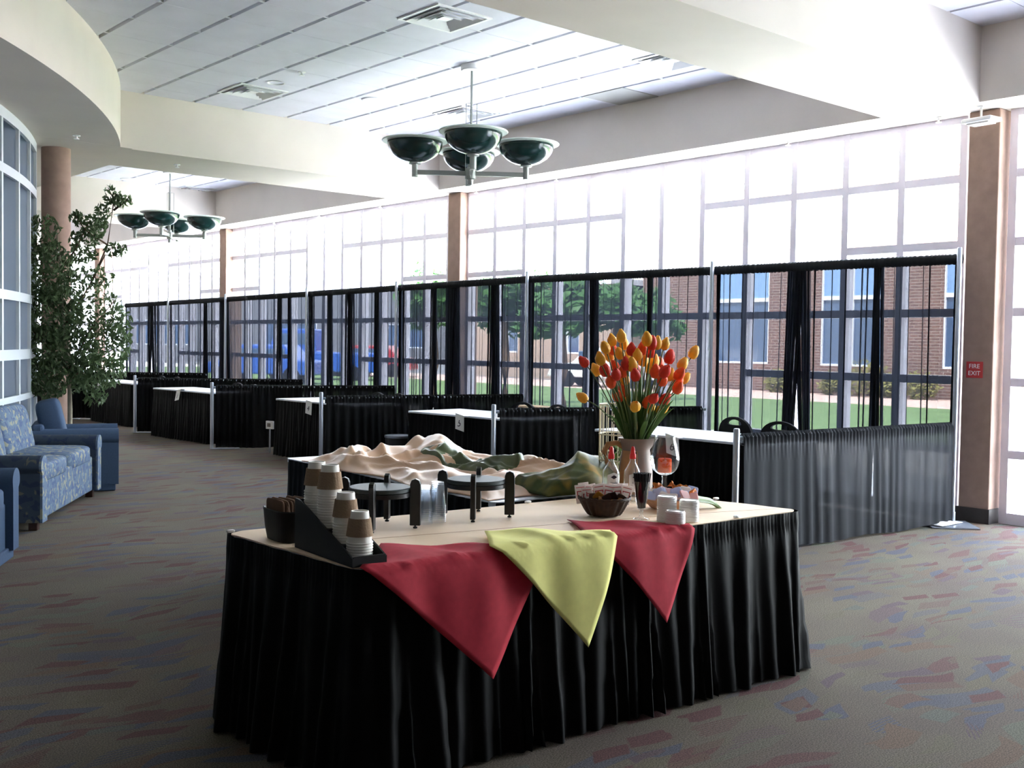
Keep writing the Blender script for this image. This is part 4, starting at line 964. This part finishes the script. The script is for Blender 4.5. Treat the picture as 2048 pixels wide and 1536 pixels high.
for (hx, hy, c) in TUL:
    px, py = 1120+hx/5.906, 640+hy/5.906; dz = r.uniform(-1, 1)*spread((hx, hy))-(.10 if hy > 560 and 450 < hx < 1450 else 0); hp_ = at(px, py, dv0+dz)
    base = Vector((PX, PY, TP+.285)); rel = hp_-base; rel0 = Vector((rel.x, rel.y, 0)); k = min(.055, rel0.length*.3)
    foot = base+(rel0.normalized()*k if rel0.length > .01 else Vector((0, 0, 0))); low = Vector((PX, PY, TP+.10))+rel0*.05
    idx = order[c].index((hx, hy, c))
    t = thing('tulip', '%s tulip in the pitcher, %s %s one from the left' % (CN[c][0], (ORD+['twenty-third', 'twenty-fourth', 'twenty-fifth', 'twenty-sixth', 'twenty-seventh', 'twenty-eighth'])[idx], CN[c][0]), 'flower', low, 0, 'tulips in the pitcher')
    f_, h_ = foot-low, hp_-low
    bend = Vector((0, 0, .06+.10*rel0.length)); mid = f_.lerp(h_, .5)+bend*.7
    ax = (h_-mid).normalized(); ax = (ax+Vector((r.uniform(-.25, .25), r.uniform(-.25, .25), .15))).normalized()
    sc_ = r.uniform(1.12, 1.32); neck = h_-ax*.026*sc_
    pts = []
    ctrl = [Vector((0, 0, 0)), f_, mid, neck]
    for i in range(15):                                          # the stem bends out of the mouth of the pitcher
        u = i/14
        if u < .25: pts.append(ctrl[0].lerp(ctrl[1], u/.25))
        else: v = (u-.25)/.75; pts.append(ctrl[1].lerp(mid, v).lerp(mid.lerp(neck, v), v))
    B().tube(pts, .0034, 6).build('stem', 'stem', t, smooth=180)
    rot = ax.to_track_quat('Z', 'Y').to_matrix(); b = B(); open_ = r.uniform(.75, 1.05)
    prof = [(.004, -.026), (.015, -.022), (.0215, -.008), (.0205, .007), (.0150*open_, .019), (.006*open_, .030)]
    for ring_ in range(2):
        for k3 in range(3):
            a0 = 2*PI*k3/3+ring_*PI/3+hx; rows = []
            for i, (pr, pz) in enumerate(prof):
                row = []
                for jj in range(5):
                    q = (jj-2)/2; wdt = [.6, .95, 1.0, .95, .7, .12][i]; a = a0+q*wdt*1.05
                    rr = pr*(1.06 if ring_ == 0 else .97)*(1-.06*abs(q))
                    row.append(neck+ax*.026*sc_+rot @ Vector((rr*math.cos(a)*sc_, rr*math.sin(a)*sc_, pz*sc_*1.08+(.002*ring_))))
                rows.append(row)
            b.grid(rows)
    b.build('petals', CN[c][1], t, smooth=180)
    if r.random() < .75:                                          # long strap leaves
        a = r.uniform(0, 2*PI); end = f_.lerp(h_, r.uniform(.45, .8))+Vector((math.cos(a)*.06, math.sin(a)*.06, 0)); m0 = f_.lerp(end, .5)+Vector((0, 0, .04))
        sd_ = (h_-f_).cross(Vector((math.cos(a), math.sin(a), .3))).normalized(); rows = []
        for i in range(10):
            u = i/9; p_ = f_.lerp(m0, u).lerp(m0.lerp(end, u), u); wd = .012*math.sin(PI*(.12+.88*u))+.0005
            rows.append([p_-sd_*wd, p_+Vector((0, 0, -.003)), p_+sd_*wd])
        B().grid(rows).build('leaf', 'tleaf', t, smooth=180)
# -------- candle in a footed hurricane glass
hv = onz(1328, 1000, TP); hx_, hy_ = hv.x, hv.y
t = thing('hurricane_glass', 'large footed hurricane glass right of the pitcher', 'glass', (hx_, hy_, TP))
B().lathe([(0, 0), (0.0528, 0), (0.055, 0.00448), (0.0198, 0.01568), (0.011, 0.0336)], (0, 0, 0), 32).build('foot', 'glassware', t, smooth=60)
B().lathe([(0.011, 0.0336), (0.0143, 0.0672), (0.011, 0.1064), (0.0154, 0.1288)], (0, 0, 0), 20).build('stem', 'glassware', t, smooth=60)
B().lathe(smooth_prof([(0.0055, 0.1254), (0.033, 0.1322), (0.0605, 0.1568), (0.0726, 0.196), (0.0726, 0.2296), (0.0616, 0.2744), (0.0517, 0.3136), (0.055, 0.3338), (0.05225, 0.3338), (0.04895, 0.3136), (0.05885, 0.2744), (0.06985, 0.2296), (0.06985, 0.1971), (0.0583, 0.1602), (0.033, 0.1366), (0.0022, 0.1322)]), (0, 0, 0), 40).build('bowl', 'glassware', t, smooth=60)
cd = thing('candle', 'orange pillar candle inside the hurricane glass', 'candle', (hx_, hy_, TP+.139))
B().lathe([(0, .003), (.032, 0), (.0345, .004), (.0345, .066), (.031, .070), (0, .066)], (0, 0, 0), 28).build('wax', 'candle', cd, smooth=40)
B().tube([(0, 0, .064), (.001, 0, .078)], .0015, 6).build('wick', 'black', cd)
# -------- cream wire cage behind the pitcher
cv = at(1244, 900, 5.9)
t = thing('wire_cage', 'tall cream wire cage standing behind the pitcher', 'cage', (cv.x, cv.y, .752))
RC = .125
for k in range(22):
    a = 2*PI*k/22; B().tube([(RC*math.cos(a), RC*math.sin(a), .01), (RC*math.cos(a), RC*math.sin(a), .46)], .0026, 6).build('bar', 'cream_wire', t)
for z in (.012, .16, .30, .46):
    B().tube([(RC*math.cos(2*PI*i/40), RC*math.sin(2*PI*i/40), z) for i in range(41)], .0045, 6).build('hoop', 'cream_wire', t, smooth=180)
B().lathe([(0, 0), (RC+.01, 0), (RC+.01, .012), (0, .012)], (0, 0, 0), 32).build('base', 'cream_wire', t)
for s_ in range(5):
    B().tube([(RC*math.cos(q+s_*PI*2/5), RC*math.sin(q+s_*PI*2/5), .18+.02*math.sin(q*9)) for q in [i*.08 for i in range(13)]], .004, 6).build('scroll', 'cream_wire', t, smooth=180)
leaf_cloud([(0, 0, .10, .07), (.02, .02, .2, .06)], 120, .03, 3).build('ivy', 'gleaf', t)
# -------- crumpled cloths on the rear table
def cloth(name, label, m_, u0, u1, v0, v1, hf, z0, nu=110, nv=46, edge=None, over=0):
    rows = []
    for i in range(nu+1):
        U = lerp(u0, u1, i/nu); row = []
        for j in range(nv+1):
            V = lerp(v0, v1, j/nv); a = Vector(T2[0]).lerp(Vector(T2[1]), U); c = Vector(T2[3]).lerp(Vector(T2[2]), U); q = a.lerp(c, V)
            e = min(i, nu-i)/nu, min(j, nv-j)/nv
            du, dv_ = (edge(U, V) if edge else (0, 0))
            q = a.lerp(c, V+dv_)+(Vector(T2[1])-Vector(T2[0])).normalized()*du
            row.append((q.x, q.y, z0+max(.002, hf(U, V))*min(1, e[0]*14+.05)*min(1, e[1]*9+.05)))
        rows.append(row)
    o = B().grid(rows).build(name, m_, smooth=180, solid=.003)
    return tag(o, label, 'cloth')
def ridge(x, y, x0, y0, ang, L_, w_, h):
    dx, dy = x-x0, y-y0; s = dx*math.cos(ang)+dy*math.sin(ang); t = -dx*math.sin(ang)+dy*math.cos(ang)
    sharp = 1/(1+(abs(t)/(w_*1.5))**2)
    return h*sharp*max(0, 1-(s/L_)**2)**.8 if abs(s) < L_ else 0
RD = [(2.2, .82, .2, .42, .08, .13), (2.3, .55, -1.1, .40, .05, .14), (1.75, .75, .5, .55, .08, .17), (1.95, .5, 1.1, .4, .05, .10), (1.45, .85, -.2, .5, .06, .075), (1.2, .35, .3, .4, .04, .06), (1.5, .22, -.5, .35, .04, .06), (1.62, .5, 1.3, .3, .035, .10), (2.05, .3, .7, .3, .035, .09), (1.3, .6, -.9, .25, .035, .06),
      (.95, .8, .35, .28, .07, .075), (.62, .72, .15, .42, .10, .115), (.45, .45, .7, .35, .06, .06), (.75, .2, .1, .45, .05, .045), (2.1, .25, -.6, .35, .05, .06), (1.05, .12, .2, .4, .04, .035), (.35, .2, -.3, .3, .05, .04), (1.85, .12, .35, .3, .04, .05)]
def tanh_(U, V):
    x, y = U*2.5, V*1.05
    h = max(ridge(x, y, *q) for q in RD)
    wr = noise.noise((x*3.1, y*4.3, 1.7)); wr2 = noise.noise((x*7, y*8, 5.1))
    wx, wy = x+.25*noise.noise((x*1.5, y*1.5, 8)), y+.25*noise.noise((x*1.5, y*1.5, 18))
    cr = max(0, 1-abs(noise.noise((wx*1.1+wy*.9, wy*3.6-wx*.8, 2.2)))*3.4); cr2 = max(0, 1-abs(noise.noise((wx*2.2-wy*1.5, wy*5.5+wx*1.2, 7.2)))*4.2)
    return .012+h*.85+.034*cr**1.5+.013*cr2**1.4+.002*wr2
cloth('draped_cloth', 'crumpled tan cloth heaped along the rear buffet table', 'tancloth', .02, .90, -.01, .93, tanh_, .753, 170, 70, lambda U, V: (.03*math.sin(V*8), .03*math.sin(U*17)*(1-V)))
def greenh(U, V):
    x, y = U*2.5, V*1.05
    return max(.012, min(.115, tanh_(U, V))+.008+.026*(1-abs(noise.noise((x*6, y*8, 9)))*2.4)+.012*noise.noise((x*11, y*12, 2)))
cloth('silk_scarf', 'dark olive green scarf lying across the tan cloth', 'greencloth', .24, .66, .45, .66, greenh, .757, 80, 26, lambda U, V: (.02*math.sin(V*30), .02*math.sin(U*13)))
def path_(U, V):
    x, y = U*2.5, V*1.05
    return .02+.13*math.exp(-((x-.12)/.14)**2-((y-.72)/.22)**2)+.03*(1-abs(noise.noise((x*6, y*5, 4)))*2)
cloth('printed_scarf', 'green and gold printed scarf bunched beside the pitcher', 'patcloth', -.03, .13, .28, .88, lambda U, V: path_(U, V)+max(0, tanh_(U, V))*.75, .763, 50, 50, lambda U, V: (.03*math.sin(V*9), 0))

# ================================================================== SEATING ON THE LEFT
def seat_unit(name, label, cat, loc, rz, Wd, D, n, m_, m_arm, hA=.60, hB=.90, group=None, foot=True):
    t = thing(name, label, cat, loc, rz, group); aw = .17          # local: x along the front, y towards the front
    B().box((0, D/2-.02, .235), (Wd-2*aw+.02, D-.06, .33)).build('base', m_, t, bevel=.015)
    for i in range(n):
        cw = (Wd-2*aw)/n; x = -Wd/2+aw+cw*(i+.5)
        B().soft((x, D*.56, .435), (cw-.006, D*.80, .17), .32, nu=32, nv=16).build('seat_cushion', m_, t, smooth=180)
        B().soft((x, .17, .66), (cw-.006, .24, .50), .38, rx=.22, nu=32, nv=16).build('back_cushion', m_, t, smooth=180)
    B().box((0, .06, hB*.42+.03), (Wd-.04, .12, hB*.84-.06), rx=.06).build('back_frame', m_arm, t, bevel=.03)
    for sx in (-1, 1):
        pr = []
        for i in range(15): a = -.35+i*(PI+.7)/14; pr.append((sx*(Wd/2-aw/2+.012)+(aw/2+.008)*math.cos(a), hA-.085+.085*math.sin(a)))
        x0, x1 = sx*(Wd/2-aw/2)+.07, sx*(Wd/2-aw/2)-.07
        pr += [(x1, hA-.14), (x1, .07), (x0, .07), (x0, hA-.14)]
        am = B().extrude(pr, 0, (0, D-.02, 0), (0, 0, 0), (1, 0, 0), (0, 0, 1)).build('arm', m_arm, t, smooth=40)
        pf = [(x, z) for x, z in pr]
        B().extrude(pf, 0, (0, .018, 0), (0, D-.02, 0), (1, 0, 0), (0, 0, 1)).build('arm_front', m_, am, smooth=40)
        if foot:
            for y in (.1, D-.09): B().box((sx*(Wd/2-.1), y, .035), (.07, .07, .07)).build('foot', 'foot', t, bevel=.008)
    if not foot: B().box((0, D/2, .045), (Wd-.06, D-.06, .085)).build('plinth', m_, t, bevel=.01)
    return t
s0, s1 = Vector((2.80, 8.82)), Vector((3.88, 10.52)); su = (s1-s0).normalized(); SW = (s1-s0).length+.06; sn = Vector((su.y, -su.x)); SD = .86
so_ = (s0+s1)/2-sn*SD
seat_unit('loveseat', 'blue and yellow patterned loveseat by the curved glass wall', 'sofa', (so_.x, so_.y, 0), math.atan2(su.y, su.x)+PI, SW, SD, 2, 'sofa', 'sofa_shaded', .60, .93)
# local +y must face sn: rotate so that y axis -> sn
bpy.data.objects['loveseat'].rotation_euler = (0, 0, math.atan2(sn.y, sn.x)-PI/2)
fd = Vector((math.cos(-.35), math.sin(-.35)))
cfc = Vector((4.28, 11.12)); cd_ = .80
seat_unit('armchair', 'plain blue armchair beyond the patterned loveseat', 'armchair', (cfc.x-fd.x*cd_, cfc.y-fd.y*cd_, 0), math.atan2(fd.y, fd.x)-PI/2, .80, cd_, 1, 'bluechair', 'bluechair', .63, .80, 'blue armchairs', False)
c2 = Vector((2.13, 7.53)); n2 = Vector((.86, -.5)).normalized()
seat_unit('armchair', 'plain blue armchair cut off at the left edge, nearest the camera', 'armchair', (c2.x-n2.x*.80, c2.y-n2.y*.80, 0), math.atan2(n2.y, n2.x)-PI/2, .88, .80, 1, 'bluechair', 'bluechair', .63, .80, 'blue armchairs', False)

# ================================================================== POTTED FICUS
fp = at(139, 850, 11.62); fp.z = 0
t = thing('ficus_tree', 'tall leafy ficus tree in front of the round column', 'plant', (fp.x, fp.y, 0))
B().lathe([(0, 0), (.15, 0), (.19, .28), (.2, .32), (.18, .32), (.17, .28), (0, .27)], (0, 0, 0), 24).build('pot', 'tan_wicker', t, smooth=40)
fl = lambda px, py, dd=0: at(px, py, 11.62+dd)-fp
B().tube([(0, 0, .2), fl(140, 820), fl(138, 740), fl(128, 640), fl(122, 540), fl(112, 450)], [.028, .026, .024, .02, .014, .006], 8).build('trunk', 'bark', t, smooth=180)
brs = [[(138, 740), (180, 660), (230, 600)], [(130, 650), (180, 570), (215, 490), (228, 400), (216, 375)], [(128, 640), (90, 560), (70, 470)], [(138, 740), (90, 690), (55, 650)], [(138, 760), (190, 720), (240, 690)], [(215, 490), (170, 460), (150, 430)], [(180, 570), (210, 510), (255, 515)], [(228, 420), (255, 400), (265, 405)], [(122, 540), (150, 500), (180, 440)]]
r = random.Random(33); b = B()
for br in brs:
    b.tube([fl(x, y, .1*math.sin(x)) for x, y in br], [.012]+[.008]*(len(br)-2)+[.004], 6)
b.build('branches', 'trunk', t, smooth=180)
EL = [(85, 470, 38, 40, 110), (100, 545, 48, 62, 430), (105, 630, 62, 60, 560), (118, 700, 78, 48, 560), (125, 745, 82, 40, 420), (95, 775, 36, 24, 130), (190, 625, 58, 46, 210), (215, 690, 48, 48, 220), (238, 650, 28, 40, 80), (190, 745, 62, 34, 260), (190, 792, 24, 20, 55), (185, 556, 42, 26, 90), (165, 510, 32, 16, 55), (232, 500, 26, 14, 36), (190, 452, 26, 28, 64), (152, 436, 13, 16, 30), (224, 395, 18, 24, 40), (248, 402, 18, 12, 24), (178, 474, 28, 22, 60), (205, 430, 18, 26, 36), (50, 640, 20, 26, 90), (45, 672, 14, 18, 40), (66, 440, 10, 10, 14), (60, 480, 12, 30, 24), (140, 600, 30, 60, 140), (150, 480, 14, 20, 26)]
b = B()
for (ex, ey, rx, ry, n) in EL:
    for _ in range(int(n*1.7)):
        while True:
            u, v = r.uniform(-1, 1), r.uniform(-1, 1)
            if u*u+v*v < 1: break
        p = fl(ex+u*rx, ey+v*ry, r.uniform(-1, 1)*min(.26, rx*.0055))
        L_ = r.uniform(.026, .040); ax = Vector((r.uniform(-1, 1), r.uniform(-1, 1), r.uniform(-1.6, .1))).normalized(); sd_ = ax.cross(Vector((r.uniform(-1, 1), r.uniform(-1, 1), r.uniform(-.4, .4)))).normalized(); nn = ax.cross(sd_)
        wd = L_*.42
        b.add([p-ax*L_, p-ax*L_*.2+sd_*wd+nn*.006, p+ax*L_*.45+sd_*wd*.7+nn*.006, p+ax*L_*1.1, p+ax*L_*.45-sd_*wd*.7+nn*.006, p-ax*L_*.2-sd_*wd+nn*.006, p-ax*L_*.2, p+ax*L_*.45], [(0, 6, 1), (1, 6, 7, 2), (2, 7, 3), (0, 5, 6), (5, 4, 7, 6), (4, 3, 7)])
b.build('foliage', 'ficus', t)

# ================================================================== CHANDELIERS
def chandelier(label, x, y):
    t = thing('chandelier', label, 'ceiling lamp', (x, y, ZC), -YAW, 'four bowl chandeliers'); z0 = -1.07     # local x = across the view, y = away
    B().lathe([(0, -.055), (.10, -.055), (.11, -.045), (.11, 0), (0, 0)], (0, 0, 0), 28).build('canopy', 'white_metal', t, smooth=40)
    B().tube([(0, 0, -.05), (0, 0, z0+.05)], .012, 10).build('stem', 'lamp_metal', t, smooth=180)
    for k in range(3):
        a = PI/6+k*2*PI/3; B().tube([(.012*math.cos(a), .012*math.sin(a), -.37), (.062*math.cos(a), .062*math.sin(a), -.37), (.062*math.cos(a), .062*math.sin(a), z0-.05)], .0045, 6).build('tie_rod', 'lamp_metal', t)
    B().lathe([(0, -.115), (.025, -.11), (.028, -.06), (.05, -.05), (.05, .05), (.03, .06), (.03, .09), (0, .09)], (0, 0, z0), 20).build('hub', 'lamp_metal', t, smooth=40)
    for k in range(4):
        a = k*PI/2+.08; dx, dy = math.cos(a), math.sin(a); R_ = .555
        am = B().box((dx*R_/2, dy*R_/2, z0), (R_, .028, .045), a).build('arm', 'lamp_metal', t)
        c = (dx*R_, dy*R_, z0)
        B().lathe([(0, -.045), (.030, -.045), (.030, .075), (.058, .08), (.058, .095), (0, .095)], c, 20).build('holder', 'lamp_metal', am, smooth=40)
        pr = []
        for i in range(13): q = .22+(PI/2-.22)*i/12; pr.append((.275*math.sin(q), .095+.20*(1-math.cos(q))))
        pr2 = [(rr*.97-.002, zz+.008) for rr, zz in pr[::-1]]
        bw = B().lathe([(0, .096)]+pr+pr2+[(0, .105)], c, 40).build('bowl', 'bowl', t, smooth=60)
        B().lathe([(.268, .296), (.325, .300), (.331, .308), (.325, .316), (.26, .312), (.26, .302)], c, 40).build('rim', 'rim', bw, smooth=40)
        B().soft((c[0]+.24, c[1]-.1, c[2]+.285), (.016, .016, .016), .6).build('clip', 'rim', bw)
    return t
ch = at(940, 135, 1); v = ch-Vector((0, 0, CAM_H)); kk = (ZC-CAM_H)/v.z
c0_ = onz(944, 131, ZC)
chandelier('large chandelier with four dark green bowls, hanging over the booths', c0_.x, c0_.y)
c1_ = onz(340, 340, ZC)
chandelier('smaller looking farther chandelier with four dark green bowls, beside the ficus tree', c1_.x, c1_.y)

# ================================================================== CEILING FITTINGS
def diffuser(label, x, y):
    t = thing('air_diffuser', label, 'vent', (x, y, ZC), 0, 'square ceiling diffusers'); s = .29
    def ringq(a, c, z0, z1):
        bb = B(); co = [(-1, -1), (1, -1), (1, 1), (-1, 1)]
        bb.grid([[(p*a, q*a, z0) for p, q in co], [(p*c, q*c, z1) for p, q in co]], True); return bb
    ringq(s, s-.03, -.012, -.012).build('frame', 'white_metal', t)
    ringq(s, s, -.012, .0).build('edge', 'white_metal', t)
    for k in range(3): ringq(s-.05-.07*k, s-.10-.07*k, -.022, .018).build('louvre', 'white_metal', t, solid=.002)
    B().box((0, 0, .028), (.54, .54, .004)).build('throat', 'vent_dark', t)
    B().box((0, 0, -.008), (.1, .1, .006)).build('centre_plate', 'white_metal', t)
for lb, (px, py) in zip(['square ceiling diffuser at the top edge of the photo, nearest the camera', 'square ceiling diffuser above the left beam', 'square ceiling diffuser just behind the large chandelier', 'square ceiling diffuser half hidden by the near beam', 'square ceiling diffuser beyond the left beam, above the far chandelier'], [(890, 36), (506, 183), (932, 226), (1349, 119), (388, 378)]):
    p = onz(px, py, ZC); diffuser(lb, p.x, p.y)
p = onz(552, 165, ZC); t = thing('downlight', 'small recessed downlight near the left beam', 'ceiling lamp', (p.x, p.y, ZC))
B().lathe([(.10, -.008), (.085, -.008), (.075, .0), (.06, .03)], (0, 0, 0), 28).build('trim_ring', 'white_metal', t, smooth=60); B().lathe([(.07, .0), (.05, .04), (0, .05)], (0, 0, 0), 24).build('reflector', 'chrome', t, smooth=60)
for lb, (px, py) in (('round ceiling speaker left of the large chandelier', (746, 199)), ('round ceiling speaker beyond the left beam', (256, 358))):
    p = onz(px, py, ZC); t = thing('ceiling_speaker', lb, 'speaker', (p.x, p.y, ZC), 0, 'round ceiling speakers')
    B().lathe([(0, -.012), (.11, -.012), (.13, -.008), (.135, 0)], (0, 0, 0), 32).build('grille', 'tbar', t, smooth=60)
for lb, (px, py), z in (('small sprinkler head beside the recessed downlight', (604, 144), ZC), ('small sprinkler head under the curved soffit', (153, 271), ZS), ('small sprinkler head under the left beam', (354, 329), ZS)):
    p = onz(px, py, z); t = thing('sprinkler_head', lb, 'sprinkler', (p.x, p.y, z), 0, 'ceiling sprinkler heads')
    B().lathe([(.04, 0), (.038, -.006), (.012, -.01), (.010, -.03), (.028, -.034), (.028, -.038), (0, -.038)], (0, 0, 0), 20).build('body', 'white_metal', t, smooth=40)
for i, (px, py) in enumerate([(1877, 250), (1576, 299), (1112, 367), (952, 390), (760, 421), (638, 442), (548, 457)]):
    p = onx(px, py, XW-.2); t = thing('sprinkler_head', 'small white sprinkler head along the window top, %s from the fire exit pillar' % ORD[i], 'sprinkler', (XW-.2, p.y, ZS), 0, 'sprinkler heads along the windows')
    B().lathe([(.03, 0), (.028, -.006), (.010, -.01), (.010, -.04), (.026, -.045), (.026, -.05), (0, -.05)], (0, 0, 0), 16).build('body', 'white_metal', t, smooth=40)
p = onz(1232, 190, ZC); o = B().box((0, 0, -.004), (.59, .59, .010)).build('return_grille', 'grille', loc=(8.82, p.y, ZC)); tag(o, 'darker square return air panel in the ceiling strip by the window', 'vent')
p = onx(1960, 236, 9.30); t = thing('ceiling_fixture', 'white hanging fixture at the top of the fire exit pillar', 'emergency light', (9.28, p.y-.02, ZS))
B().tube([(0, 0, 0), (0, 0, -.10)], .010, 8).build('drop_rod', 'white_metal', t); B().lathe([(.035, 0), (.03, -.012), (0, -.012)], (0, 0, 0), 16).build('canopy', 'white_metal', t)
B().prism([(-.10, -.13), (.08, -.15), (.10, .12), (-.07, .15)], -.145, -.105).build('housing', 'white_metal', t, bevel=.012); B().prism([(-.07, -.10), (.05, -.11), (.07, .09), (-.05, .11)], -.16, -.145).build('lens', 'cup', t, bevel=.004)
# edge joints of the carpet run etc. need nothing more
